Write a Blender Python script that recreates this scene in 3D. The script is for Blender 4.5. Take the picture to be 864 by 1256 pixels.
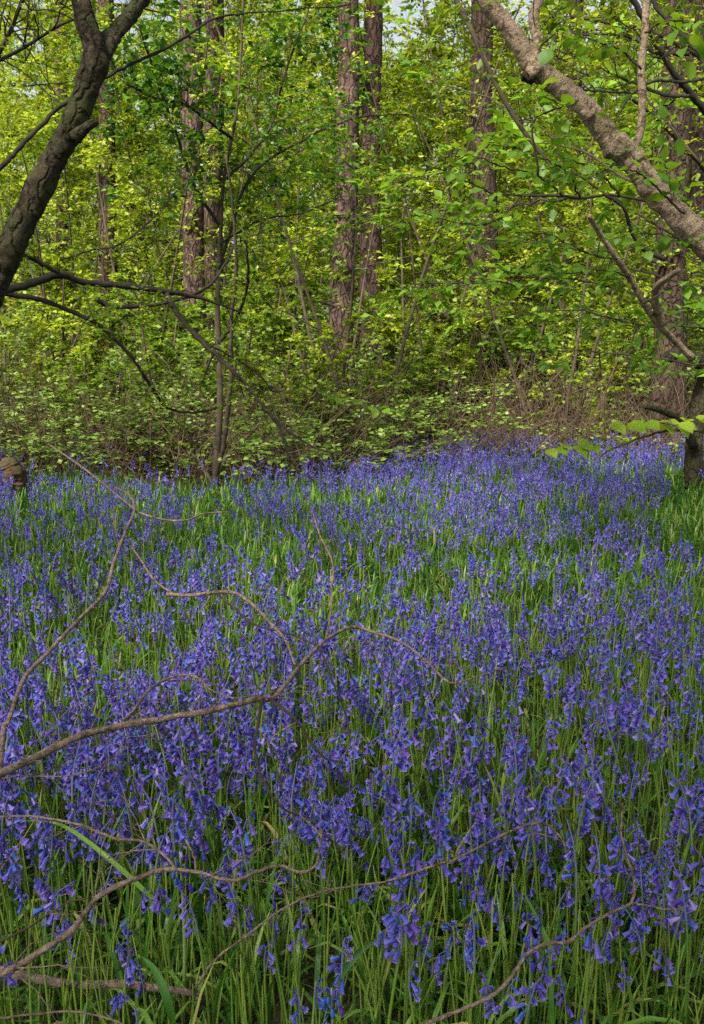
import bpy, math, random
import numpy as np
from mathutils import Vector, Matrix, noise as mnoise

R = math.radians
SC = bpy.context.scene
COL = SC.collection
for o in list(bpy.data.objects):
    bpy.data.objects.remove(o)

# ------------------------------------------------------------------ camera
F, CX, CY, CAMZ = 1100.0, 432.0, 628.0, 1.4
PITCH = math.atan(228 / F)
cam_d = bpy.data.cameras.new('camera')
cam = bpy.data.objects.new('camera', cam_d); COL.objects.link(cam)
cam.location = (0, 0, CAMZ); cam.rotation_euler = (R(90) - PITCH, 0, 0)
cam_d.sensor_fit = 'VERTICAL'; cam_d.sensor_height = 24.0; cam_d.lens = 24.0 * F / 1256
cam_d.clip_start = 0.05; cam_d.clip_end = 600
SC.camera = cam

# ------------------------------------------------------------------ light
SUN_EL, SUN_AZ = R(50), R(-150)          # azimuth measured from +Y towards +X
w = bpy.data.worlds.new("World"); SC.world = w; w.use_nodes = True
nt = w.node_tree; bg = nt.nodes['Background']
sky = nt.nodes.new('ShaderNodeTexSky'); sky.sky_type = 'NISHITA'
sky.sun_disc = False; sky.sun_elevation = SUN_EL; sky.sun_rotation = SUN_AZ
sky.air_density = 1.0; sky.dust_density = 3.0; sky.ozone_density = 1.0
hsv = nt.nodes.new('ShaderNodeHueSaturation'); hsv.inputs['Saturation'].default_value = .45      # thin high cloud
nt.links.new(sky.outputs[0], hsv.inputs['Color']); nt.links.new(hsv.outputs[0], bg.inputs[0]); bg.inputs[1].default_value = 0.10
sd = bpy.data.lights.new('sun', 'SUN'); sd.energy = 5.0; sd.angle = R(13); sd.color = (1.0, 0.95, 0.86)
sun = bpy.data.objects.new('sun', sd); COL.objects.link(sun)
sdir = Vector((math.sin(SUN_AZ) * math.cos(SUN_EL), math.cos(SUN_AZ) * math.cos(SUN_EL), math.sin(SUN_EL)))
sun.rotation_euler = sdir.to_track_quat('Z', 'Y').to_euler(); sun.location = sdir * 30
SC.view_settings.view_transform = 'Standard'; SC.view_settings.look = 'None'
SC.view_settings.exposure = 1.15; SC.view_settings.gamma = 1.0
cy = SC.cycles
cy.max_bounces = 6; cy.diffuse_bounces = 4; cy.glossy_bounces = 2; cy.transmission_bounces = 4; cy.transparent_max_bounces = 4
cy.use_denoising = False; cy.filter_width = 1.5
cy.sample_clamp_indirect = 4.0

# ------------------------------------------------------------------ pixel helpers (photo is 864 x 1256)
_c, _s = math.cos(PITCH), math.sin(PITCH)
def ray(px, py):
    a, b = (px - CX) / F, (CY - py) / F
    return Vector((a, _c + b * _s, -_s + b * _c))
def P(px, py, d):                       # point at ground distance d along the pixel's ray
    v = ray(px, py); k = d / v.y
    return Vector((v.x * k, d, CAMZ + v.z * k))
def G(px, py, z):                       # point at height z along the pixel's ray
    v = ray(px, py); k = (z - CAMZ) / v.z
    return Vector((v.x * k, v.y * k, z))

def gz(x, y):
    x = np.asarray(x, float); y = np.asarray(y, float)
    g = .03 * np.sin(.9 * x + .5 * y) + .02 * np.sin(1.7 * x - 1.1 * y + 2) + .012 * np.sin(3.1 * x + 2.3 * y)
    return g + .03 * np.clip(y - 13, 0, 60)

# ------------------------------------------------------------------ materials
def new_mat(name):
    m = bpy.data.materials.new(name); m.use_nodes = True
    m.node_tree.nodes.clear()
    return m, m.node_tree
def N(t, typ, **kw):
    n = t.nodes.new(typ)
    for k, v in kw.items(): setattr(n, k, v)
    return n
def rnd_socket(t):
    geo = N(t, 'ShaderNodeNewGeometry'); oi = N(t, 'ShaderNodeObjectInfo')
    a = N(t, 'ShaderNodeMath', operation='ADD'); f = N(t, 'ShaderNodeMath', operation='FRACT')
    t.links.new(geo.outputs['Random Per Island'], a.inputs[0]); t.links.new(oi.outputs['Random'], a.inputs[1])
    t.links.new(a.outputs[0], f.inputs[0])
    return f.outputs[0]
def ramp(t, fac, cols, interp='LINEAR'):
    r = N(t, 'ShaderNodeValToRGB'); e = r.color_ramp; e.interpolation = interp
    while len(e.elements) > 1: e.elements.remove(e.elements[-1])
    for i, (p, c) in enumerate(cols):
        el = e.elements[0] if i == 0 else e.elements.new(p)
        el.position = p; el.color = (*c, 1)
    if fac is not None: t.links.new(fac, r.inputs[0])
    return r.outputs[0]
def mixc(t, fac, a, b, mode='MIX'):
    m = N(t, 'ShaderNodeMix', data_type='RGBA', blend_type=mode)
    if isinstance(fac, float): m.inputs[0].default_value = fac
    else: t.links.new(fac, m.inputs[0])
    for s, v in ((m.inputs[6], a), (m.inputs[7], b)):
        if isinstance(v, tuple): s.default_value = (*v, 1)
        else: t.links.new(v, s)
    return m.outputs[2]
def noise_tex(t, scale, detail=4, vec=None, rough=.6, dist=0.0):
    n = N(t, 'ShaderNodeTexNoise'); n.inputs['Scale'].default_value = scale
    n.inputs['Detail'].default_value = detail; n.inputs['Roughness'].default_value = rough
    n.inputs['Distortion'].default_value = dist
    if vec is not None: t.links.new(vec, n.inputs['Vector'])
    return n.outputs[0]
def leaf_mat(name, cols, trans=0.42, tint=(1.4, 1.35, .6), rough=.45, spec=.35, patch=1.2):
    m, t = new_mat(name)
    c = ramp(t, rnd_socket(t), cols)
    geo = N(t, 'ShaderNodeNewGeometry')
    nz = noise_tex(t, patch, 2, geo.outputs['Position'])
    hs = N(t, 'ShaderNodeHueSaturation'); mr = N(t, 'ShaderNodeMapRange')
    mr.inputs[1].default_value = .3; mr.inputs[2].default_value = .7; mr.inputs[3].default_value = .7; mr.inputs[4].default_value = 1.25
    t.links.new(nz, mr.inputs[0]); t.links.new(mr.outputs[0], hs.inputs['Value']); t.links.new(c, hs.inputs['Color'])
    col = hs.outputs[0]
    b = N(t, 'ShaderNodeBsdfPrincipled'); t.links.new(col, b.inputs['Base Color'])
    b.inputs['Roughness'].default_value = rough; b.inputs['Specular IOR Level'].default_value = spec
    tr = N(t, 'ShaderNodeBsdfTranslucent')
    t.links.new(mixc(t, 1.0, col, tint, 'MULTIPLY'), tr.inputs[0])
    mx = N(t, 'ShaderNodeMixShader'); mx.inputs[0].default_value = trans
    t.links.new(b.outputs[0], mx.inputs[1]); t.links.new(tr.outputs[0], mx.inputs[2])
    out = N(t, 'ShaderNodeOutputMaterial'); t.links.new(mx.outputs[0], out.inputs[0])
    return m
def bark_mat(name, cols, scale=18, stretch=(1, 1, .25), moss=None, moss_amt=.5, bump=.6, rough=.9, vor=None, crk=.4, spots=False):
    m, t = new_mat(name)
    tc = N(t, 'ShaderNodeTexCoord'); mp = N(t, 'ShaderNodeMapping'); mp.inputs['Scale'].default_value = stretch
    t.links.new(tc.outputs['Object'], mp.inputs[0])
    n1 = noise_tex(t, scale, 8, mp.outputs[0], .65, .6)
    n2 = noise_tex(t, scale * .18, 4, tc.outputs['Object'])
    c = ramp(t, n1, cols)
    hs = N(t, 'ShaderNodeHueSaturation'); mr = N(t, 'ShaderNodeMapRange')
    mr.inputs[1].default_value = .3; mr.inputs[2].default_value = .7; mr.inputs[3].default_value = .6; mr.inputs[4].default_value = 1.3
    t.links.new(n2, mr.inputs[0]); t.links.new(mr.outputs[0], hs.inputs['Value']); t.links.new(c, hs.inputs['Color']); c = hs.outputs[0]
    hgt = n1
    if spots:
        n5 = noise_tex(t, 15, 5, tc.outputs['Object'], .65, 1.5)
        sf = ramp(t, n5, [(.33, (0, 0, 0)), (.45, (1, 1, 1))])
        c = mixc(t, sf, mixc(t, 1.0, c, (.58, .53, .48), 'MULTIPLY'), c)
        mu = N(t, 'ShaderNodeMath', operation='ADD'); t.links.new(n1, mu.inputs[0]); t.links.new(sf, mu.inputs[1]); hgt = mu.outputs[0]
    if vor:
        v = N(t, 'ShaderNodeTexVoronoi', feature='DISTANCE_TO_EDGE'); v.inputs['Scale'].default_value = vor
        mp2 = N(t, 'ShaderNodeMapping'); mp2.inputs['Scale'].default_value = (1, 1, .22)
        ad = N(t, 'ShaderNodeVectorMath', operation='ADD'); sc = N(t, 'ShaderNodeVectorMath', operation='SCALE'); sc.inputs['Scale'].default_value = .16
        nn = N(t, 'ShaderNodeTexNoise'); nn.inputs['Scale'].default_value = 7; nn.inputs['Detail'].default_value = 4
        t.links.new(tc.outputs['Object'], nn.inputs['Vector']); t.links.new(nn.outputs[1], sc.inputs[0])
        t.links.new(tc.outputs['Object'], ad.inputs[0]); t.links.new(sc.outputs[0], ad.inputs[1])
        t.links.new(ad.outputs[0], mp2.inputs[0]); t.links.new(mp2.outputs[0], v.inputs['Vector'])
        crack = ramp(t, v.outputs['Distance'], [(0, (0, 0, 0)), (.13, (1, 1, 1))])
        dk = mixc(t, 1.0, c, (crk, crk, crk), 'MULTIPLY'); c = mixc(t, crack, dk, c)
        mu = N(t, 'ShaderNodeMath', operation='ADD'); t.links.new(n1, mu.inputs[0]); t.links.new(crack, mu.inputs[1]); hgt = mu.outputs[0]
    if moss:
        n3 = noise_tex(t, 7, 6, tc.outputs['Object'], .7)
        fac = ramp(t, n3, [(max(0, .62 - moss_amt * .4), (0, 0, 0)), (min(1, .80 - moss_amt * .3), (1, 1, 1))])
        c = mixc(t, fac, c, moss)
    b = N(t, 'ShaderNodeBsdfPrincipled'); t.links.new(c, b.inputs['Base Color'])
    b.inputs['Roughness'].default_value = rough; b.inputs['Specular IOR Level'].default_value = .2
    bp = N(t, 'ShaderNodeBump'); bp.inputs['Strength'].default_value = bump; bp.inputs['Distance'].default_value = .02
    t.links.new(hgt, bp.inputs['Height']); t.links.new(bp.outputs[0], b.inputs['Normal'])
    out = N(t, 'ShaderNodeOutputMaterial'); t.links.new(b.outputs[0], out.inputs[0])
    return m
def petal_mat():
    m, t = new_mat('bluebell petal')
    c = ramp(t, rnd_socket(t), [(0, (.03, .028, .25)), (.2, (.06, .05, .40)), (.42, (.15, .06, .36)), (.62, (.04, .14, .46)), (.8, (.09, .11, .52)), (.93, (.20, .14, .50)), (1, (.38, .32, .62))])
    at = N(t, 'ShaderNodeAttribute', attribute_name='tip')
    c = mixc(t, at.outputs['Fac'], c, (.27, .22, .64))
    b = N(t, 'ShaderNodeBsdfPrincipled'); t.links.new(c, b.inputs['Base Color'])
    b.inputs['Roughness'].default_value = .55; b.inputs['Specular IOR Level'].default_value = .15
    tr = N(t, 'ShaderNodeBsdfTranslucent'); t.links.new(c, tr.inputs[0])
    mx = N(t, 'ShaderNodeMixShader'); mx.inputs[0].default_value = .3
    t.links.new(b.outputs[0], mx.inputs[1]); t.links.new(tr.outputs[0], mx.inputs[2])
    out = N(t, 'ShaderNodeOutputMaterial'); t.links.new(mx.outputs[0], out.inputs[0])
    return m
def stem_mat():
    m, t = new_mat('bluebell stem')
    at = N(t, 'ShaderNodeAttribute', attribute_name='tip')
    g = ramp(t, rnd_socket(t), [(0, (.08, .16, .02)), (1, (.20, .28, .04))])
    c = mixc(t, at.outputs['Fac'], g, (.10, .09, .24))
    b = N(t, 'ShaderNodeBsdfPrincipled'); t.links.new(c, b.inputs['Base Color']); b.inputs['Roughness'].default_value = .4
    out = N(t, 'ShaderNodeOutputMaterial'); t.links.new(b.outputs[0], out.inputs[0])
    return m
def ground_mat():
    m, t = new_mat('leaf litter soil')
    tc = N(t, 'ShaderNodeTexCoord')
    n1 = noise_tex(t, 26, 8, tc.outputs['Object'], .7, .5); n2 = noise_tex(t, .8, 4, tc.outputs['Object'])
    c = ramp(t, n1, [(.25, (.02, .014, .008)), (.5, (.06, .04, .022)), (.62, (.11, .075, .04)), (.75, (.17, .12, .07))])
    g = ramp(t, n1, [(.3, (.02, .035, .008)), (.7, (.06, .09, .02))])
    c = mixc(t, ramp(t, n2, [(.4, (0, 0, 0)), (.6, (1, 1, 1))]), c, g)
    b = N(t, 'ShaderNodeBsdfPrincipled'); t.links.new(c, b.inputs['Base Color']); b.inputs['Roughness'].default_value = .95
    bp = N(t, 'ShaderNodeBump'); bp.inputs['Strength'].default_value = .8; bp.inputs['Distance'].default_value = .03
    t.links.new(n1, bp.inputs['Height']); t.links.new(bp.outputs[0], b.inputs['Normal'])
    out = N(t, 'ShaderNodeOutputMaterial'); t.links.new(b.outputs[0], out.inputs[0])
    return m

YEL = [(0, (.10, .17, .010)), (.3, (.20, .28, .014)), (.6, (.28, .36, .02)), (.85, (.37, .44, .035)), (1, (.46, .44, .08))]
MID = [(0, (.07, .15, .012)), (.4, (.13, .22, .015)), (.8, (.20, .29, .02)), (1, (.28, .34, .03))]
M = dict(
    leaf_yellow=leaf_mat('yellow green leaf', YEL, .45),
    leaf_mid=leaf_mat('fresh green leaf', MID, .42),
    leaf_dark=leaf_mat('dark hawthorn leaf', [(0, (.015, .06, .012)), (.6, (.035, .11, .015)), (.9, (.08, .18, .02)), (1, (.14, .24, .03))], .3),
    leaf_sapling=leaf_mat('hawthorn leaf', [(0, (.02, .09, .012)), (.3, (.05, .16, .015)), (.6, (.12, .24, .02)), (1, (.24, .36, .03))], .42, patch=2.2),
    leaf_hazed=leaf_mat('haze-paled far leaf', [(0, (.26, .34, .06)), (.5, (.38, .46, .10)), (1, (.50, .54, .20))], .5, patch=.3),  # bright background haze put into a paler leaf colour
    leaf_lime=leaf_mat('young lime green leaf', [(0, (.26, .42, .03)), (1, (.42, .55, .06))], .5, patch=3),
    leaf_hazel=leaf_mat('hazel leaf', [(0, (.10, .22, .02)), (.5, (.16, .31, .025)), (1, (.26, .40, .04))], .45, patch=3),
    leaf_bramble=leaf_mat('bramble leaf', [(0, (.06, .13, .02)), (.4, (.14, .23, .03)), (.75, (.23, .33, .06)), (1, (.32, .40, .10))], .25, rough=.4, spec=.4),
    strap=leaf_mat('bluebell strap leaf', [(0, (.03, .10, .012)), (.35, (.06, .17, .02)), (.7, (.13, .26, .03)), (.93, (.26, .37, .08)), (1, (.36, .32, .10))], .3, rough=.38, spec=.35, patch=.9),
    petal=petal_mat(), stem=stem_mat(), ground=ground_mat(),
    bark_dark=bark_mat('mossy dark bark', [(.3, (.018, .013, .008)), (.55, (.052, .040, .023)), (.75, (.095, .072, .042))], 55, (1, 1, .7), (.05, .06, .015), .35, .8, vor=17, crk=.75),
    bark_pale=bark_mat('smooth grey brown hazel bark', [(.25, (.20, .135, .085)), (.42, (.34, .245, .165)), (.65, (.42, .315, .22)), (.8, (.50, .39, .29))], 62, (1, 1, 1), (.10, .10, .03), .25, 1.0, spots=True),
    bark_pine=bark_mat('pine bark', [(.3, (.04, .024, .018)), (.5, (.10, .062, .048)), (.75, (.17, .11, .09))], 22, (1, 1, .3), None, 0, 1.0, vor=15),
    bark_pine_dark=bark_mat('dark pine bark', [(.3, (.022, .014, .010)), (.5, (.065, .038, .028)), (.75, (.11, .07, .055))], 22, (1, 1, .3), (.06, .07, .02), .35, 1.0, vor=15),
    twig=bark_mat('twig bark', [(.3, (.035, .026, .018)), (.7, (.11, .085, .055))], 14, (1, 1, 1), None, 0, .2),
    twig_dark=bark_mat('dark twig bark', [(.3, (.015, .013, .009)), (.7, (.05, .042, .028))], 14, (1, 1, 1), None, 0, .2),
    deadwood=bark_mat('dead branch bark', [(.3, (.09, .065, .045)), (.55, (.24, .175, .13)), (.75, (.42, .34, .27))], 70, (1, 1, 1), (.07, .08, .03), .2, .8, spots=True),
    deadstem=bark_mat('dry bramble stem', [(.3, (.05, .03, .02)), (.7, (.19, .13, .085))], 9, (1, 1, 1), None, 0, .2),
    rot=bark_mat('rotten wood', [(.3, (.04, .02, .012)), (.6, (.13, .075, .045)), (.8, (.22, .14, .09))], 14, (1, 1, .4), (.05, .07, .02), .4, 1.0),
)

# ------------------------------------------------------------------ mesh helpers
def mk_mesh(name, V, faces, mats, tip=None, midx=None, smooth=True):
    """faces: list of (n,k) int arrays"""
    me = bpy.data.meshes.new(name)
    V = np.ascontiguousarray(V, dtype=np.float32).reshape(-1, 3)
    faces = [np.asarray(f, dtype=np.int32) for f in faces if len(f)]
    loops = np.concatenate([f.ravel() for f in faces])
    tot = np.concatenate([np.full(len(f), f.shape[1], np.int32) for f in faces])
    st = np.concatenate([[0], np.cumsum(tot)[:-1]]).astype(np.int32)
    me.vertices.add(len(V)); me.vertices.foreach_set('co', V.ravel())
    me.loops.add(len(loops)); me.loops.foreach_set('vertex_index', loops)
    me.polygons.add(len(tot)); me.polygons.foreach_set('loop_start', st); me.polygons.foreach_set('loop_total', tot)
    for m in (mats if isinstance(mats, (list, tuple)) else [mats]): me.materials.append(m)
    if midx is not None: me.polygons.foreach_set('material_index', np.asarray(midx, np.int32))
    if smooth: me.polygons.foreach_set('use_smooth', np.ones(len(tot), bool))
    if tip is not None:
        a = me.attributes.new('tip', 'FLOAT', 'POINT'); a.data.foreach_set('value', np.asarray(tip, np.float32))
    me.update(calc_edges=True)
    return me
def link(name, data, parent=None, loc=None, rot=None, scale=None):
    o = bpy.data.objects.new(name, data); COL.objects.link(o)
    if parent is not None: o.parent = parent
    if loc is not None: o.location = loc
    if rot is not None: o.rotation_euler = rot
    if scale is not None: o.scale = (scale,) * 3 if isinstance(scale, (int, float)) else scale
    return o
def tag(o, label=None, cat=None, group=None, kind=None):
    if label: o['label'] = label
    if cat: o['category'] = cat
    if group: o['group'] = group
    if kind: o['kind'] = kind
    return o
def nrm(a): return a / np.maximum(np.linalg.norm(a, axis=-1, keepdims=True), 1e-9)

def tubes(Pn, Rr, sides=4, cap=False):
    """Pn (T,K,3), Rr (T,K) -> verts, quads"""
    Pn = np.asarray(Pn, float); Rr = np.asarray(Rr, float)
    T, K, _ = Pn.shape
    tg = np.empty_like(Pn); tg[:, 1:-1] = Pn[:, 2:] - Pn[:, :-2]; tg[:, 0] = Pn[:, 1] - Pn[:, 0]; tg[:, -1] = Pn[:, -1] - Pn[:, -2]
    tg = nrm(tg)
    mean = nrm(Pn[:, -1] - Pn[:, 0] + 1e-6)
    ref = np.where(np.abs(mean[:, 2:3]) < .75, np.array([[0, 0, 1.]]), np.array([[1., 0, 0]]))[:, None, :]
    s = nrm(np.cross(tg, ref)); u = np.cross(s, tg)
    a = np.linspace(0, 2 * np.pi, sides, endpoint=False)
    V = Pn[:, :, None] + Rr[:, :, None, None] * (np.cos(a)[None, None, :, None] * s[:, :, None] + np.sin(a)[None, None, :, None] * u[:, :, None])
    i = np.arange(T)[:, None, None] * K * sides + np.arange(K - 1)[None, :, None] * sides
    j = np.arange(sides)[None, None, :]; j2 = (j + 1) % sides
    Q = np.stack([i + j, i + j2, i + sides + j2, i + sides + j], -1).reshape(-1, 4)
    return V.reshape(-1, 3), Q
class Acc:
    def __init__(s): s.V = []; s.F = {3: [], 4: []}; s.n = 0
    def add(s, V, Fc):
        V = np.asarray(V).reshape(-1, 3)
        s.V.append(V); s.F[Fc.shape[1]].append(Fc + s.n); s.n += len(V)
    def mesh(s, name, mat, smooth=True):
        fs = [np.concatenate(s.F[k]) for k in (3, 4) if s.F[k]]
        return mk_mesh(name, np.concatenate(s.V), fs, mat, smooth=smooth)

def smooth_path(pts, rad, n=None, seg=8):
    """Catmull-Rom resample"""
    p = np.array([list(q) for q in pts], float); r = np.array(rad, float)
    if len(r) != len(p): r = np.interp(np.linspace(0, 1, len(p)), np.linspace(0, 1, len(r)), r)
    pp = np.vstack([2 * p[0] - p[1], p, 2 * p[-1] - p[-2]])
    out, ro = [], []
    for i in range(len(p) - 1):
        a, b, c, d = pp[i:i + 4]
        for k in range(seg):
            t = k / seg
            out.append(.5 * (2 * b + (c - a) * t + (2 * a - 5 * b + 4 * c - d) * t * t + (3 * b - a - 3 * c + d) * t ** 3))
            ro.append(r[i] * (1 - t) + r[i + 1] * t)
    out.append(p[-1]); ro.append(r[-1])
    return np.array(out), np.array(ro)
def limb_mesh(name, pts, rad, mat, sides=10, seg=8, rough=.12, freq=9., knots=(), jitter=0.0, seed=0, rings=0.0):
    """a single round limb with uneven surface; closed ends. knots: (t, strength, width)"""
    p, r = smooth_path(pts, rad, seg=seg)
    rs = np.random.RandomState(seed + 7)
    if jitter:
        j = rs.randn(*p.shape) * jitter; j[0] = 0; p = p + j
    t = np.linspace(0, 1, len(p))
    for (kt, ks, kw) in knots: r = r * (1 + ks * np.exp(-((t - kt) / kw) ** 2))
    if rings: r = r * (1 + rings * np.array([mnoise.noise(Vector((q * len(p) * .55, seed, 0))) for q in t]))
    V, Q = tubes(p[None], r[None], sides)
    if rough:
        C = np.repeat(p, sides, 0); rr = np.repeat(r, sides)
        for i in range(len(V)):
            v = Vector(V[i]); off = Vector((seed * 1.7, 0, 0))
            k = mnoise.noise(v * freq + off) + .5 * mnoise.noise(v * freq * 2.7 + off)
            V[i] = C[i] + (V[i] - C[i]) * (1 + rough * k)
    n = len(V); V = np.vstack([V, p[0], p[-1]])
    a = np.arange(sides); b = (a + 1) % sides
    t0 = np.stack([np.full(sides, n), b, a], 1); e = n - sides
    t1 = np.stack([np.full(sides, n + 1), e + a, e + b], 1)
    return mk_mesh(name, V, [Q, np.vstack([t0, t1])], mat)
def set_origin(o, base):
    """move an object's origin to base, keeping geometry"""
    me = o.data; me.transform(Matrix.Translation(-Vector(base))); o.location = base
def root(name, base, label, cat, group=None):
    e = bpy.data.objects.new(name, None); COL.objects.link(e); e.location = base
    e.empty_display_size = .1
    return tag(e, label, cat, group)
def part(name, me, par, kind=None, label=None):
    """mesh given in world coordinates, parented to an unrotated empty/mesh at par's world position"""
    base = Vector(par.location); q = par.parent
    while q is not None: base += Vector(q.location); q = q.parent
    me.transform(Matrix.Translation(-base))
    o = link(name, me, par)
    if kind: o['kind'] = kind
    if label: o['label'] = label
    return o

# ------------------------------------------------------------------ growth
def walk(rng, S, D, L, K, wig, bias):
    T = len(S); Pn = np.empty((T, K, 3)); Pn[:, 0] = S; d = nrm(D.copy())
    for k in range(1, K):
        d = nrm(d + rng.randn(T, 3) * wig + bias)
        Pn[:, k] = Pn[:, k - 1] + d * (L / (K - 1))[:, None]
    return Pn
def grow(rng, S, D, L, Rb, levels):
    """levels: dicts K,wig,bias,(n,t0,ang,lf,rf,flat for children). returns list of (P,R)"""
    out = []
    S = np.asarray(S, float); D = nrm(np.asarray(D, float)); L = np.asarray(L, float); Rb = np.asarray(Rb, float)
    for i, lv in enumerate(levels):
        K = lv.get('K', 6)
        Pn = walk(rng, S, D, L, K, lv.get('wig', .12), np.array(lv.get('bias', (0, 0, 0.))))
        Rr = Rb[:, None] * np.linspace(1, lv.get('end', .3), K)[None]
        out.append((Pn, Rr))
        if i + 1 == len(levels): break
        n = lv['n']; T = len(S)
        t = lv.get('t0', .2) + (1 - lv.get('t0', .2)) * (np.arange(n)[None] + rng.rand(T, n)) / n
        f = t * (K - 1); k = np.minimum(f.astype(int), K - 2); fr = (f - k)[..., None]
        ti = np.arange(T)[:, None]
        A, B = Pn[ti, k], Pn[ti, k + 1]
        st = A * (1 - fr) + B * fr; tg = nrm(B - A)
        rv = rng.randn(T, n, 3); rv[..., 2] *= lv.get('flat', .5)
        pv = nrm(rv - (rv * tg).sum(-1, keepdims=True) * tg)
        an = np.radians(lv.get('ang', 50)) * (.7 + .6 * rng.rand(T, n))[..., None]
        dn = nrm(tg * np.cos(an) + pv * np.sin(an))
        Ln = L[:, None] * lv.get('lf', .5) * (.55 + .6 * rng.rand(T, n)) * (1.15 - .6 * t)
        Rn = np.maximum(Rb[:, None] * (1 - (1 - lv.get('end', .3)) * t) * lv.get('rf', .5), lv.get('rmin', .0012))
        S = st.reshape(-1, 3); D = dn.reshape(-1, 3); L = Ln.ravel(); Rb = Rn.ravel()
    return out
def leaf_anchors(rng, Pn, m, size, up=.45, t0=.15):
    T, K, _ = Pn.shape
    t = t0 + (1 - t0) * (np.arange(m)[None] + rng.rand(T, m) * .8) / m
    t[:, -1] = 1
    f = t * (K - 1); k = np.minimum(f.astype(int), K - 2); fr = (f - k)[..., None]; ti = np.arange(T)[:, None]
    A, B = Pn[ti, k], Pn[ti, k + 1]
    C = A * (1 - fr) + B * fr; tg = nrm(B - A)
    side = nrm(np.cross(tg, np.array([0, 0, 1.])) + 1e-4)
    sg = np.where((np.arange(m) % 2)[None, :, None] == 0, 1., -1.)
    D = nrm(tg * .6 + side * sg * .9 + rng.randn(T, m, 3) * .28 + np.array([0, 0, -.15]))
    D[:, -1] = nrm(tg[:, -1] + rng.randn(T, 3) * .2)
    Nn = np.array([0, 0, 1.]) + rng.randn(T, m, 3) * up
    Nn = nrm(Nn - (Nn * D).sum(-1, keepdims=True) * D)
    s = size * (.6 + .6 * rng.rand(T, m))
    return C.reshape(-1, 3), D.reshape(-1, 3), Nn.reshape(-1, 3), s.ravel()
def leaf_tris(C, D, Nn, L, wr=.62):
    """simple folded leaf, 2 triangles"""
    S = np.cross(D, Nn); L = L[:, None]
    b = C; l = C + D * L * .45 + S * L * wr / 2 + Nn * L * .07; r = C + D * L * .45 - S * L * wr / 2 + Nn * L * .07; t = C + D * L - Nn * L * .1
    V = np.stack([b, r, t, l], 1).reshape(-1, 3)
    i = np.arange(len(C))[:, None] * 4
    return V, np.concatenate([i + np.array([[0, 1, 2]]), i + np.array([[0, 2, 3]])])
def leaf_full(C, D, Nn, L, wr=.78):
    """ovate leaf with midrib fold, 10 triangles"""
    S = np.cross(D, Nn); L = L[:, None]
    prof = [(0.02, 0.0, 0), (.22, .36, .02), (.5, .5, 0), (.78, .32, -.05), (1.0, 0, -.16)]
    pts = [C]
    for (t, wd, dz) in prof[1:4]:
        c = C + D * L * t + Nn * L * dz
        pts += [c + S * L * wr * wd + Nn * L * .06, c, c - S * L * wr * wd + Nn * L * .06]
    pts.append(C + D * L + Nn * L * prof[4][2])
    V = np.stack(pts, 1).reshape(-1, 3)
    i = np.arange(len(C))[:, None] * 11
    tri = np.concatenate([i + np.array([f]) for f in ((0, 2, 1), (0, 3, 2), (7, 8, 10), (8, 9, 10))])
    qd = np.concatenate([i + np.array([f]) for f in ((1, 2, 5, 4), (2, 3, 6, 5), (4, 5, 8, 7), (5, 6, 9, 8))])
    return V, tri, qd
def spray_parts(rng, lv, sides=(6, 4, 3, 3)):
    a = Acc()
    for i, (Pn, Rr) in enumerate(lv): a.add(*tubes(Pn, Rr, sides[min(i, len(sides) - 1)]))
    return a

# ------------------------------------------------------------------ ground
def build_ground():
    xs = np.concatenate([-np.geomspace(150, 8.2, 24), np.linspace(-8, 8, 110), np.geomspace(8.2, 150, 24)])
    ys = np.concatenate([np.linspace(-12, 0, 16)[:-1], np.linspace(0, 16, 120), np.geomspace(16.2, 300, 40)])
    X, Y = np.meshgrid(xs, ys); rs = np.random.RandomState(3)
    Z = gz(X, Y) + rs.randn(*X.shape) * .008
    V = np.stack([X, Y, Z], -1).reshape(-1, 3); nx, ny = len(xs), len(ys)
    i = np.arange(ny - 1)[:, None] * nx + np.arange(nx - 1)[None]
    Q = np.stack([i, i + 1, i + nx + 1, i + nx], -1).reshape(-1, 4)
    tag(link('ground', mk_mesh('ground', V, [Q], M['ground'])), kind='structure')
build_ground()

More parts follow.
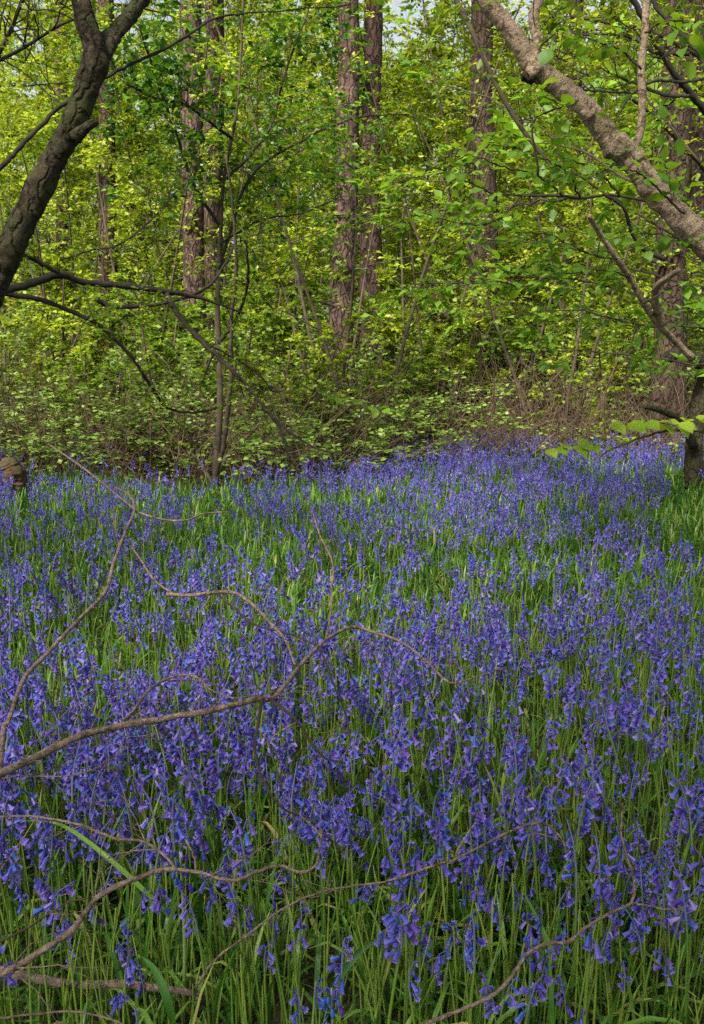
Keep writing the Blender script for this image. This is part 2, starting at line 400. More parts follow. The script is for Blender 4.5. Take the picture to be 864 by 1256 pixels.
# ------------------------------------------------------------------ bluebells
def bell_mesh_data(lod, seed=0, bud=False):
    """one hanging bell with its stalk; origin at the stem, grows along +X. returns V, tris, quads, tip"""
    rs = random.Random(seed)
    tilt = R(rs.uniform(25, 60)) if not bud else R(10)       # away from hanging straight down
    hang = Vector((math.sin(tilt), rs.uniform(-.15, .15), -math.cos(tilt))).normalized()
    c0 = Vector((.009, 0, .001 if not bud else .004))
    Ls = .0205 if not bud else .012
    X = hang.cross(Vector((0, 1, 0))).normalized(); Yv = hang.cross(X)
    V, T, Q, tip = [], [], [], []
    # stalk
    sp = [Vector((0, 0, -.003)), Vector((.006, 0, .003)), c0]
    if lod == 2: sp = []
    for q in sp:
        for k in range(3):
            a = k * 2.094; V.append(q + Vector((0, math.cos(a), math.sin(a))) * .0011); tip.append(0)
    for s in range(2 if sp else 0):
        for k in range(3): Q.append((s * 3 + k, s * 3 + (k + 1) % 3, s * 3 + 3 + (k + 1) % 3, s * 3 + 3 + k))
    n = len(V)
    if lod == 0 and not bud:
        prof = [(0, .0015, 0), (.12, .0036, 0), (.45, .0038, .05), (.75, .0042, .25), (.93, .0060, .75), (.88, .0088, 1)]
        for p in range(6):
            a0 = p * math.pi / 3 + rs.uniform(-.05, .05); b = len(V)
            for (s, r, tp) in prof[:-1]:
                hw = .56 if s < .8 else .40
                rr = r * (1.06 if p % 2 else 1.0)
                for sg in (-1, 1):
                    a = a0 + sg * hw
                    V.append(c0 + hang * (Ls * s) + (X * math.cos(a) + Yv * math.sin(a)) * rr); tip.append(tp)
            s, r, tp = prof[-1]
            V.append(c0 + hang * (Ls * s) + (X * math.cos(a0) + Yv * math.sin(a0)) * r); tip.append(tp)
            for k in range(4): Q.append((b + 2 * k, b + 2 * k + 1, b + 2 * k + 3, b + 2 * k + 2))
            T.append((b + 8, b + 9, b + 10))
    else:
        ns = {0: 6, 1: 4, 2: 3}[lod]
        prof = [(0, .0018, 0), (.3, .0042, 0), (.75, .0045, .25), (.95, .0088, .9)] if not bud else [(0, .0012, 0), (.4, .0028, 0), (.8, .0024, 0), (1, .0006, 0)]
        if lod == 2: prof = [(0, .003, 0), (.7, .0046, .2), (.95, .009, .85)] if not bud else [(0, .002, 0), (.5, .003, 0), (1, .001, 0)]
        for (s, r, tp) in prof:
            for k in range(ns):
                a = k * 2 * math.pi / ns
                rr = r * (1.25 if (k % 2 and s > .9) else 1)
                V.append(c0 + hang * (Ls * s) + (X * math.cos(a) + Yv * math.sin(a)) * rr); tip.append(tp)
        for q in range(len(prof) - 1):
            for k in range(ns): Q.append((n + q * ns + k, n + q * ns + (k + 1) % ns, n + (q + 1) * ns + (k + 1) % ns, n + (q + 1) * ns + k))
    return np.array([list(v) for v in V]), np.array(T, int).reshape(-1, 3), np.array(Q, int), np.array(tip, float)

def plant_spec(seed):
    """stem path (heading +X for the nod), bell placements, leaf placements"""
    rs = random.Random(seed)
    H = rs.uniform(.33, .44); nod = rs.uniform(.01, .04); lean = rs.uniform(-.04, .06)
    pts = []
    for k in range(9):
        t = k / 8
        x = lean * t * t + (nod * max(0, (t - .7) / .3) ** 2)
        z = H * t - .02 * max(0, (t - .8) / .2) ** 2
        pts.append((x, rs.uniform(-.002, .002), z))
    pts = np.array(pts); nb = rs.randint(5, 14); nbud = rs.choice((0, 2, 2, 3, 5))
    bells = []
    for i in range(nb):
        t = .68 + .32 * (i + .5) / nb
        f = t * 8; k = min(int(f), 7); c = pts[k] * (1 - f + k) + pts[k + 1] * (f - k)
        az = rs.gauss(0, 1.0) if rs.random() < .75 else rs.uniform(-3.1, 3.1)
        bells.append((c, az, rs.uniform(.95, 1.35) * (1.05 - .25 * (i / nb)), rs.randrange(4) if i < nb - nbud else 4, rs.uniform(-.25, .25)))
    leaves = [(rs.uniform(0, 6.28), rs.randrange(4), rs.uniform(.75, 1.15)) for _ in range(3)]
    return dict(pts=pts, bells=bells, leaves=leaves, H=H, lean=lean, nb=nb)
SPECS = [plant_spec(100 + i) for i in range(16)]
BELLS = {l: [bell_mesh_data(l, i) for i in range(4)] + [bell_mesh_data(l, 9, True)] for l in (0, 1, 2)}

def strap_data(seed, K=7, across=3):
    rs = random.Random(seed)
    L = rs.uniform(.22, .34); wmax = rs.uniform(.007, .0125); th = R(rs.uniform(72, 88)) if seed % 3 == 0 else R(rs.uniform(25, 70)); curl = rs.uniform(.3, 1.2) if seed % 3 == 0 else rs.uniform(1.6, 3.2)
    x = z = 0.; V, tip = [], []
    tw = rs.uniform(-.5, .5)
    for k in range(K):
        t = k / (K - 1)
        wd = wmax * (.45 + .55 * math.sin(min(1, t * 2.2) * math.pi / 2)) * (1 - max(0, (t - .6) / .4) ** 1.8) + .0004
        a = tw * t
        nx, nz = -math.sin(th), math.cos(th)
        for j in range(across):
            u = (j / (across - 1) - .5) * 2
            lift = abs(u) * wd * .35
            V.append((x + nx * (lift + u * wd * math.sin(a) * .5), u * wd * .5 * math.cos(a), z + nz * lift)); tip.append(t)
        x += math.cos(th) * L / (K - 1); z += math.sin(th) * L / (K - 1); th -= curl * t * 2.4 / (K - 1)
    Q = [(k * across + j, k * across + j + 1, (k + 1) * across + j + 1, (k + 1) * across + j) for k in range(K - 1) for j in range(across - 1)]
    return np.array(V), np.array(Q)
STRAPS = [strap_data(i) for i in range(6)]
STRAPS_LO = [strap_data(i, 5, 2) for i in range(6)]

def stem_tube(sp, sides):
    n = 9; rr = np.interp(np.linspace(0, 1, n), [0, .7, 1], [.0040, .0028, .0011])
    V, Q = tubes(sp['pts'][None], rr[None], sides)
    tip = np.repeat(np.clip((np.linspace(0, 1, n) - .62) / .2, 0, 1), sides)
    return V, Q, tip
def rotz(V, a, s=1.0):
    c, d = math.cos(a), math.sin(a)
    return np.stack([V[:, 0] * c - V[:, 1] * d, V[:, 0] * d + V[:, 1] * c, V[:, 2]], 1) * s
def plant_lod(sp, lod):
    """merged plant -> V, faces, material index, tip"""
    Vs, T, Q, mt, mq, tip = [], [], [], [], [], []; n = 0
    V, q, tp = stem_tube(sp, 4 if lod == 1 else 3)
    if lod == 2:
        V = V.reshape(9, 3, 3)[::2].reshape(-1, 3); tp = tp.reshape(9, 3)[::2].ravel()
        q = np.array([(k * 3 + j, k * 3 + (j + 1) % 3, k * 3 + 3 + (j + 1) % 3, k * 3 + 3 + j) for k in range(4) for j in range(3)])
        V[:, 0] *= 1.0
    Vs.append(V); Q.append(q); mq.append(np.ones(len(q))); tip.append(tp); n += len(V)
    for (c, az, s, vi, tl) in sp['bells']:
        bv, bt, bq, btp = BELLS[lod][vi]
        v = rotz(bv, az, s * (1.12 if lod == 2 else 1.05)) + c
        Vs.append(v); Q.append(bq + n); mq.append(np.zeros(len(bq))); tip.append(btp)
        if len(bt): T.append(bt + n); mt.append(np.zeros(len(bt)))
        n += len(v)
    Q = np.concatenate(Q); mq = np.concatenate(mq)
    return np.concatenate(Vs), Q, mq, np.concatenate(tip)

def density(x, y):
    """flower density 0..1 over the meadow"""
    px = CX + F * x / y; py = 400 + F * 1.05 / y
    n = .5 + .5 * np.sin(1.9 * x + 1.2 * np.sin(1.3 * y)) * np.sin(1.5 * y + 1.4 * np.sin(.9 * x + 2))
    n2 = .5 + .5 * np.sin(4.7 * x + 2.1 * np.sin(2.7 * y + 1)) * np.sin(4.1 * y + 1.7 * np.sin(3.3 * x))
    n3 = .5 + .5 * np.sin(9.7 * x + 2.3 * np.sin(6.1 * y)) * np.sin(8.3 * y + 2.1 * np.sin(7.3 * x + 1))
    d = .02 + .40 * n + .40 * n2 + .55 * n3
    d = d * np.interp(py, [490, 520, 560, 610, 640, 700, 800, 900, 1000], [.9, 1.2, 1.2, 1.05, .92, .92, .95, 1.05, 1.1])
    for (ex, ey, rx, ry, k) in ((70, 660, 110, 30, -.5), (300, 640, 90, 22, -.4), (560, 640, 150, 25, -.35), (500, 700, 120, 20, -.2), (100, 760, 90, 22, -.35), (690, 640, 90, 20, -.2),
                                (240, 675, 60, 25, .5), (750, 740, 120, 60, .25), (560, 760, 80, 60, .25), (570, 545, 60, 18, .5), (360, 700, 50, 40, .3), (730, 860, 200, 40, -.12), (200, 800, 150, 20, .2), (420, 880, 200, 22, -.25), (262, 590, 20, 34, -1.4), (848, 590, 26, 40, -1.5), (700, 1010, 150, 60, .3)):
        d = d + k * (.85 if -1 < k < 0 else 1) * np.exp(-(((px - ex) / rx) ** 2 + ((py - ey) / ry) ** 2))
    return np.clip(d, .02, 1.3) ** 1.5 * 1.1

def meadow():
    rs = np.random.RandomState(11)
    n = 66000
    y = np.sqrt(rs.uniform(1.30 ** 2, 10.3 ** 2, n)); x = rs.uniform(-.5, .5, n) * (.785 * y + 3.0)
    px = CX + F * x / y
    edge = .4 * np.sin(x * 1.9) + rs.randn(n) * .75 + np.interp(px, [0, 40, 200, 300, 450, 600, 864], [6.6, 6.2, 6.5, 7.2, 8.2, 9.3, 9.5])
    dn = density(x, y) * .55 * np.interp(y, [1.3, 1.45, 1.6, 1.9, 3.0, 4, 8, 12], [.14, .55, 1.2, 1.45, .95, .44, .36, .44])
    dn = dn * np.where(np.abs(x) > .42 * y + .15, .4, 1)       # thinner beyond the sides of the frame
    keep = (rs.rand(n) < dn) & (y < edge)
    x, y = x[keep], y[keep]; n = len(x)
    var = rs.randint(0, 16, n); ang = rs.uniform(0, 6.283, n); sc = rs.uniform(.46, .92, n) * np.interp(y, [1.3, 3, 5], [1.12, 1.05, 1])
    z = gz(x, y) - .005
    inview = (np.abs(x) < .395 * y + .02); near = (np.abs(x) < .42 * y + .1) & (y < 4.6)
    order = np.argsort(np.where(inview, y, 99))
    hero = order[:300]; rest = order[300:]
    # ---- 300 nearest as objects
    stem_me, bell_me, leaf_me = [], [], []
    for sp in SPECS:
        V, Q, tp = stem_tube(sp, 5); stem_me.append(mk_mesh('stem', V, [Q], M['stem'], tip=tp))
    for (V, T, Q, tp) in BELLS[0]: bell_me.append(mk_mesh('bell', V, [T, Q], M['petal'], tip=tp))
    for (V, Q) in STRAPS: leaf_me.append(mk_mesh('leaf', V, [Q], M['strap']))
    marks = [(60, 1180, 'in the bottom left corner'), (200, 1060, 'above the stout bent branch'), (60, 1080, 'left of the stout bent branch'), (180, 890, 'under the forked branch'), (160, 1180, 'over the low reddish branch'),
             (400, 930, 'by the dark forks'), (320, 1000, 'below the forked branch'), (600, 1000, 'above the bowed twig'), (560, 1090, 'under the bowed twig'), (640, 1170, 'left of the crooked twig'), (720, 1150, 'under the crooked twig'), (760, 1000, 'at the crooked tip'),
             (330, 1190, 'at the bottom edge, left part'), (470, 1190, 'at the bottom edge, middle'), (830, 1180, 'in the bottom right corner'), (500, 1000, 'in the middle'), (40, 1000, 'at the left edge'), (840, 1080, 'at the right edge'), (820, 950, 'at the right edge, farther back'), (700, 930, 'behind the crooked twig'), (500, 910, 'right of the dark forks'), (250, 1110, 'below the stout bent branch')]
    for i in hero:
        sp = SPECS[var[i]]; s = float(sc[i]); a = float(ang[i])
        hx = CX + F * x[i] / y[i]; hy = 400 + F * (CAMZ - z[i] - sp['H'] * s * .85) / y[i]
        mk = min(marks, key=lambda q: (q[0] - hx) ** 2 + (q[1] - hy) ** 2)[2]
        head = f"{sp['nb']}-belled" if sp['nb'] >= 9 else f"sparse {sp['nb']}-belled"
        way = math.cos(a)
        nod = 'nodding right' if way > .5 else ('nodding left' if way < -.5 else ('nodding forward' if math.sin(a) < 0 else 'nodding away'))
        ht = 'tall' if sp['H'] * s > .31 else ('short' if sp['H'] * s < .24 else 'mid-height')
        e = root('bluebell', (float(x[i]), float(y[i]), float(z[i])), f"{ht} {head} bluebell {nod} {mk}", 'bluebell', 'bluebells standing in front of the drift')
        e.rotation_euler = (float(rs.uniform(-.07, .07)), float(rs.uniform(-.07, .07)), a); e.scale = (s, s, s)
        link('stem', stem_me[var[i]], e)
        for (c, az, bs, vi, tl) in sp['bells']:
            link('bell', bell_me[vi], e, tuple(c), (tl, 0, az), bs)
        for (la, vi, ls) in sp['leaves'][:2 if y[i] > 2.4 else 3]:
            link('leaf', leaf_me[vi], e, (0, 0, 0), (0, 0, la), ls)
    # ---- the rest of the drift
    Vs, Qs, Ms, Ts, nn = [], [], [], [], 0
    for v in range(16):
        for lod in (1, 2):
            idx = rest[(var[rest] == v) & (near[rest] if lod == 1 else ~near[rest])]
            if not len(idx): continue
            V, Q, mq, tp = plant_lod(SPECS[v], lod)
            c, s = np.cos(ang[idx])[:, None], np.sin(ang[idx])[:, None]; k = sc[idx][:, None]
            lx, ly = rs.randn(len(idx), 1) * .12, rs.randn(len(idx), 1) * .12
            X = (V[None, :, 0] * c - V[None, :, 1] * s) * k; Y = (V[None, :, 0] * s + V[None, :, 1] * c) * k; Z = V[None, :, 2] * k
            W = np.stack([X + Z * lx + x[idx][:, None], Y + Z * ly + y[idx][:, None], Z + z[idx][:, None]], -1)
            off = nn + np.arange(len(idx))[:, None, None] * len(V)
            Vs.append(W.reshape(-1, 3)); Qs.append((Q[None] + off).reshape(-1, 4)); Ms.append(np.tile(mq, len(idx))); Ts.append(np.tile(tp, len(idx)))
            nn += W.shape[0] * W.shape[1]
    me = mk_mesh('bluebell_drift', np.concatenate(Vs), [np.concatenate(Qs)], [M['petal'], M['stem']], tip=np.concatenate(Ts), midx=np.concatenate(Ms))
    tag(link('bluebell_drift', me), 'dense drift of violet bluebells carpeting the clearing behind the nearest flowers', 'flowers', kind='stuff')
    # ---- bare flower stalks crowding the near edge
    n = 2300; ly = 1.45 + 2.6 * rs.rand(n) ** 1.4; lx = rs.uniform(-.5, .5, n) * (.785 * ly * 1.2 + .4); ll = rs.uniform(.12, .28, n)
    t = np.linspace(0, 1, 6)[None, :, None]; ln = rs.randn(n, 1, 3) * np.array([.10, .10, 0]) * ll[:, None, None]
    Pn = np.stack([lx, ly, gz(lx, ly)], 1)[:, None] + t * np.array([0, 0, 1.]) * ll[:, None, None] + ln * t ** 1.6
    V, Q = tubes(Pn, np.linspace(.0034, .0016, 6)[None] * rs.uniform(.6, 1.05, (n, 1)), 7)
    tag(link('flower_stalks', mk_mesh('flower_stalks', V, [Q], M['stem'], tip=np.zeros(len(V)))), 'upright yellow-green flower stalks crowded under the nearest bells', 'stalks', kind='stuff')
    # ---- strap leaves between them
    n = 100000
    ly = np.sqrt(rs.uniform(1.25 ** 2, 10.8 ** 2, n)); lx = rs.uniform(-.5, .5, n) * (.785 * ly + 3.2)
    k = ly < .4 * np.sin(lx * 1.7) + np.interp(CX + F * lx / ly, [0, 300, 450, 864], [7.2, 7.9, 9.0, 9.9]); lx, ly = lx[k], ly[k]; n = len(lx)
    lv = rs.randint(0, 6, n); la = rs.uniform(0, 6.283, n); ls = rs.uniform(.45, .9, n) * np.interp(ly, [1.3, 2.2, 3.5, 12], [1, .95, .78, .75]); lz = gz(lx, ly) - .004
    Vs, Qs, nn = [], [], 0
    for v in range(6):
        idx = np.where(lv == v)[0]; V, Q = STRAPS_LO[v]
        c, s = np.cos(la[idx])[:, None], np.sin(la[idx])[:, None]; kk = ls[idx][:, None]; wd = np.interp(ly[idx], [1, 4, 12], [1.0, 1.5, 2.2])[:, None]
        X = (V[None, :, 0] * c - V[None, :, 1] * s * wd) * kk + lx[idx][:, None]; Y = (V[None, :, 0] * s + V[None, :, 1] * c * wd) * kk + ly[idx][:, None]; Z = V[None, :, 2] * kk + lz[idx][:, None]
        W = np.stack([X, Y, Z], -1); off = nn + np.arange(len(idx))[:, None, None] * len(V)
        Vs.append(W.reshape(-1, 3)); Qs.append((Q[None] + off).reshape(-1, 4)); nn += W.shape[0] * W.shape[1]
    me = mk_mesh('bluebell_leaves', np.concatenate(Vs), [np.concatenate(Qs)], M['strap'])
    tag(link('bluebell_leaves', me), 'mat of glossy green strap leaves growing between the bluebell stems', 'leaves', kind='stuff')
meadow()

# ------------------------------------------------------------------ pines
def needle_crown(seed):
    rng = np.random.RandomState(seed)
    n = 26; a = rng.rand(n) * 6.283; h = 7.5 + 5.5 * rng.rand(n)
    S = np.stack([np.zeros(n), np.zeros(n), h], 1); D = np.stack([np.cos(a), np.sin(a), .15 + .2 * rng.rand(n)], 1)
    lv = grow(rng, S, D, 1.6 + 1.2 * rng.rand(n), np.full(n, .035), [dict(K=5, n=5, ang=45, lf=.5, wig=.1), dict(K=4, n=3, ang=40, lf=.55), dict(K=3)])
    a_ = spray_parts(rng, lv[:2], (4, 3)); Pn = lv[2][0]
    C, Dd, Nn, s = leaf_anchors(rng, Pn, 9, .17, up=1.2, t0=0)
    V, T = leaf_tris(C, Dd, Nn, s, .16)
    return a_, (V, T)
_a, _l = needle_crown(5)
PB = _a.mesh('branches', M['bark_pine']); PL = mk_mesh('crown', _l[0], [_l[1]], M['leaf_dark'], smooth=False)
def pine(name, pts, rpx, d, label, mat, seed, stubs=()):
    """pts: pixels from foot to top of the frame; radii in pixels"""
    base = P(pts[0][0], pts[0][1], d); base.z = float(gz(base.x, d)) - .05
    w = [Vector(base)] + [P(px, py, d) for px, py in pts[1:]]
    r = [q / F * d for q in rpx]
    top = w[-1] + (w[-1] - w[-2]).normalized() * 1.0; top = Vector((w[-1].x + (w[-1].x - w[-2].x) * .5, d, 14.0))
    w.append(top); r.append(r[-1] * .45)
    e = root(name, base, label, 'pine tree')
    rr = [r[0] * 1.35] + r[1:]
    me = limb_mesh('trunk', w, rr, mat, sides=18, seg=14, rough=.10, freq=5, seed=seed)
    part('trunk', me, e)
    rs = random.Random(seed)
    for (px, py, dx, dy, ln) in stubs:
        s = P(px, py, d - r[1] * .6); q = s + Vector((dx, -.15, dy)) * ln; m2 = (s + q) / 2 + Vector((0, 0, .04 * ln))
        part('dead_branch', limb_mesh('dead_branch', [s, m2, q], [.018, .013, .006], M['twig_dark'], sides=5, seg=4, rough=.1, seed=seed + px), e)
    o = link('branches', PB, e, (top.x - base.x, 0, 0), (0, 0, seed)); o['kind'] = 'stuff'
    o = link('crown', PL, e, (top.x - base.x, 0, 0), (0, 0, seed)); o['kind'] = 'stuff'
pine('pine_tree', [(424, 530), (418, 440), (420, 350), (425, 250), (427, 120), (428, 0)], [19, 16, 14, 13, 13, 12], 10.9,
     'tall pine with reddish scaly bark at the centre, its foot in the bluebell edge', M['bark_pine'], 1, [(425, 275, .6, .25, .5), (420, 380, -.7, .2, .6), (426, 170, -.6, .3, .4)])
pine('pine_tree', [(455, 470), (455, 250), (456, 120), (458, 0)], [13, 11.5, 11, 10.5], 13.6,
     'slim pink-barked pine just right of the central pine', M['bark_pine'], 2, [(456, 160, .8, .3, .6)])
pine('pine_tree', [(240, 480), (238, 340), (236, 180), (234, 0)], [13, 12.5, 12, 12], 12.3,
     'pale pinkish pine trunk, left one of the close pair behind the sapling', M['bark_pine'], 3)
pine('pine_tree', [(262, 480), (262, 340), (262, 180), (263, 0)], [12, 11.5, 11, 11], 13.0,
     'pinkish pine trunk, right one of the close pair behind the sapling', M['bark_pine'], 4)
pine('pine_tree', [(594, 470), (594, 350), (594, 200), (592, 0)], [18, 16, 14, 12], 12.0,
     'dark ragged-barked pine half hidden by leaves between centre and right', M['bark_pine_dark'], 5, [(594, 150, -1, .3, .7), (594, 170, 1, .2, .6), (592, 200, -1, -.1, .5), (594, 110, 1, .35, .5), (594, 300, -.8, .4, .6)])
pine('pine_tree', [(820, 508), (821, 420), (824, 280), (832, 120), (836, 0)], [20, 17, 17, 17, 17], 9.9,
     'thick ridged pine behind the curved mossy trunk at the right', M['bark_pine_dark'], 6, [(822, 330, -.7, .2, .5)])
pine('pine_tree', [(854, 480), (854, 300), (855, 150), (857, 0)], [13, 12.5, 12, 12], 14.5,
     'reddish pine trunk at the right edge behind the thick ridged pine', M['bark_pine'], 7)
pine('pine_tree', [(132, 480), (132, 250), (131, 120), (130, 0)], [10, 9.5, 9, 9], 14.8,
     'thin brown pine trunk right of the leaning mossy tree', M['bark_pine'], 8)
pine('pine_tree', [(78, 480), (77, 250), (75, 120), (74, 0)], [8, 7, 7, 7], 19,
     'faint far pine trunk seen left of the leaning mossy tree', M['bark_pine'], 9)
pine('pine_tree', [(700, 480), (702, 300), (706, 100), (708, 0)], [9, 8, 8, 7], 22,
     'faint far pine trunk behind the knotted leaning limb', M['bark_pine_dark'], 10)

# ------------------------------------------------------------------ understory trees
def hazel_variant(seed, H, ns, lsize, dens=(12, 7, 4), per=7):
    rng = np.random.RandomState(seed)
    a = np.arange(ns) * 6.283 / ns + rng.rand(ns)
    S = np.stack([np.cos(a) * .12, np.sin(a) * .12, np.zeros(ns) - .05], 1)
    D = np.stack([np.cos(a) * .30, np.sin(a) * .30, np.ones(ns)], 1)
    lv = grow(rng, S, D, H * (.75 + .35 * rng.rand(ns)), np.full(ns, .024),
              [dict(K=9, n=dens[0], t0=.06, ang=62, lf=.30, wig=.06, flat=.4, rf=.45, end=.2),
               dict(K=6, n=dens[1], t0=.15, ang=45, lf=.45, wig=.12, flat=.3, rf=.5, bias=(0, 0, .03)),
               dict(K=4, n=dens[2], t0=.1, ang=45, lf=.55, wig=.12, flat=.3, rf=.6, rmin=.0025),
               dict(K=3, wig=.1, bias=(0, 0, -.05))])
    st = spray_parts(rng, lv[:3], (7, 4, 3))
    C1 = leaf_anchors(rng, lv[3][0], per, lsize, .55); C2 = leaf_anchors(rng, lv[2][0], 5, lsize, .55)
    C, D_, N_, s = [np.concatenate([u, v]) for u, v in zip(C1, C2)]
    return st, leaf_tris(C, D_, N_, s)
VAR = []
for k, (H, ns, mk) in enumerate(((6.2, 5, 'leaf_yellow'), (6.6, 4, 'leaf_yellow'), (5.6, 6, 'leaf_mid'), (6.4, 5, 'leaf_yellow'), (6.0, 5, 'leaf_yellow'))):
    st, (V, T) = hazel_variant(40 + k, H, ns, .068, (12, 7, 5), 8)
    VAR.append((st.mesh('stems', M['twig']), mk_mesh('foliage', V, [T], M[mk], smooth=False)))
spots = []
rs_ = random.Random(77)
for d, step, sc_ in ((14.5, 150, 1.0), (17.5, 135, 1.12), (21, 125, 1.3), (25.5, 125, 1.55), (31, 125, 1.85), (38, 190, 1.8)):
    px = -110 + rs_.uniform(0, 80)
    while px < 980:
        spots.append((px + rs_.uniform(-25, 25), d + rs_.uniform(-1.2, 1.2), sc_ * rs_.uniform(.9, 1.1))); px += step
DEP = {14: 'at the front of the thicket', 17: 'in the second row', 21: 'in the middle of the thicket', 25: 'deep in the thicket', 31: 'far back', 38: 'farthest back'}
LMK = [(-200, 'beyond the left edge of the clearing'), (0, 'behind the leaning mossy trunk'), (90, 'left of the twin pines'), (190, 'behind the twin pines'), (290, 'between the twin pines and the central pine'),
       (380, 'behind the central pines'), (480, 'right of the central pines'), (560, 'behind the dark ragged pine'), (640, 'right of the dark ragged pine'), (720, 'left of the thick ridged pine'), (790, 'behind the thick ridged pine'), (870, 'off the right edge of the clearing')]
seen = set()
for i, (px, d, s) in enumerate(spots):
    b = P(px, 500, d); b.z = float(gz(b.x, d)); v = i * 3 % 5 if i % 2 else (i * 2 + 1) % 5
    dk = min(DEP, key=lambda q: abs(q - d)); lm = [t for q, t in LMK if px >= q][-1]
    tone = 'fresh green' if v == 2 else 'yellow-green'
    lab = f"{tone} young hazel {DEP[dk]}, {lm}"
    if lab in seen: lab = f"broader {tone} young hazel {DEP[dk]}, {lm}"
    seen.add(lab)
    e = root('hazel_tree', b, lab, 'hazel tree', 'young hazels filling the wood behind'); e.rotation_euler = (0, 0, rs_.uniform(0, 6.28)); e.scale = (s, s, s)
    link('stems', VAR[v][0], e); o = link('foliage', VAR[v][1], e); o['kind'] = 'stuff'

def far_wood():
    rng = np.random.RandomState(9); n = 90000
    y = rng.uniform(42, 62, n); x = rng.uniform(-1, 1, n) * (y * .55 + 3)
    cl = rng.rand(700, 3); cx = (cl[:, 0] - .5) * 70; cyy = 42 + cl[:, 1] * 20; cz = cl[:, 2] ** 1.4 * 19
    k = rng.randint(0, 700, n)
    C = np.stack([cx[k], cyy[k], cz[k] + 1], 1) + rng.randn(n, 3) * np.array([1.5, 1.5, .9])
    D = nrm(rng.randn(n, 3) * np.array([1, 1, .4])); Nn = np.array([0, 0, 1.]) + rng.randn(n, 3) * .6; Nn = nrm(Nn - (Nn * D).sum(-1, keepdims=True) * D)
    V, T = leaf_tris(C, D, Nn, rng.uniform(.12, .26, n)); V[:, 2] = np.maximum(V[:, 2], .9)
    tag(link('far_foliage', mk_mesh('far_foliage', V, [T], M['leaf_hazed'], smooth=False)), 'yellow-green foliage of the wood far beyond the hazels, haze put into its pale colour', 'foliage', kind='stuff')
far_wood()

# ------------------------------------------------------------------ bramble undergrowth
def bramble_variant(seed):
    rng = np.random.RandomState(seed); n = 16
    a = rng.rand(n) * 6.283
    S = np.stack([rng.randn(n) * .35, rng.randn(n) * .3, np.zeros(n) - .02], 1)
    D = np.stack([np.cos(a) * .5, np.sin(a) * .5, np.ones(n)], 1)
    lv = grow(rng, S, D, 1.3 + .9 * rng.rand(n), np.full(n, .006), [dict(K=8, n=6, t0=.25, ang=55, lf=.3, wig=.08, bias=(0, 0, -.11), flat=.4, end=.4), dict(K=4, n=3, ang=45, lf=.6, flat=.3, rmin=.002), dict(K=3)])
    st = spray_parts(rng, lv[:2], (4, 3))
    A = leaf_anchors(rng, lv[2][0], 4, .066, .4); B = leaf_anchors(rng, lv[1][0], 5, .072, .4)
    C, D_, N_, s = [np.concatenate([u, v]) for u, v in zip(A, B)]
    return st, leaf_tris(C, D_, N_, s, .75)
BV = []
for k in range(4):
    st, (V, T) = bramble_variant(60 + k)
    BV.append((st.mesh('canes', M['deadstem']), mk_mesh('foliage', V, [T], M['leaf_bramble'], smooth=False)))
i = 0; rsb = random.Random(5); seenb = set()
BL = [(-200, 'off the left edge'), (0, 'behind the rotten stump'), (90, 'left of the sapling'), (190, 'behind the sapling'), (290, 'between sapling and central pine'), (380, 'at the foot of the central pine'), (480, 'right of the central pine'),
      (560, 'in front of the dark ragged pine'), (640, 'behind the bare fallen sticks'), (720, 'left of the thick ridged pine'), (790, 'at the foot of the thick ridged pine'), (870, 'off the right edge')]
for d, step in ((8.6, 95), (10.6, 85), (12.4, 100), (15, 120)):
    px = -90 + rsb.uniform(0, 60)
    while px < 960:
        q = px + rsb.uniform(-20, 20); dd = d + rsb.uniform(-.5, .5) + (.6 if q > 430 else -.3)
        px += step
        if d < 9.5 and 560 < q: continue
        b = P(q, 500, dd); b.z = float(gz(b.x, dd))
        row = {8.6: 'low leafy bramble', 10.6: 'arching bramble bush', 12.4: 'taller tangled bramble', 15: 'dark rear bramble'}[d]
        lab = f"{row} with dry canes {[t for z, t in BL if q >= z][-1]}"
        if lab in seenb: lab = lab.replace('with dry canes', 'with spreading canes')
        seenb.add(lab)
        e = root('bramble_bush', b, lab, 'bramble', 'brambles along the far edge of the clearing')
        s = rsb.uniform(.75, 1.05) * (.9 if d < 10 else 1.05 if d < 14 else 1.35); e.scale = (s, s, s * (.62 if d < 10 else .75 if d < 12 else 1.0)); e.rotation_euler = (0, 0, rsb.uniform(0, 6.28))
        link('canes', BV[i % 4][0], e); o = link('foliage', BV[i % 4][1], e); o['kind'] = 'stuff'; i += 1
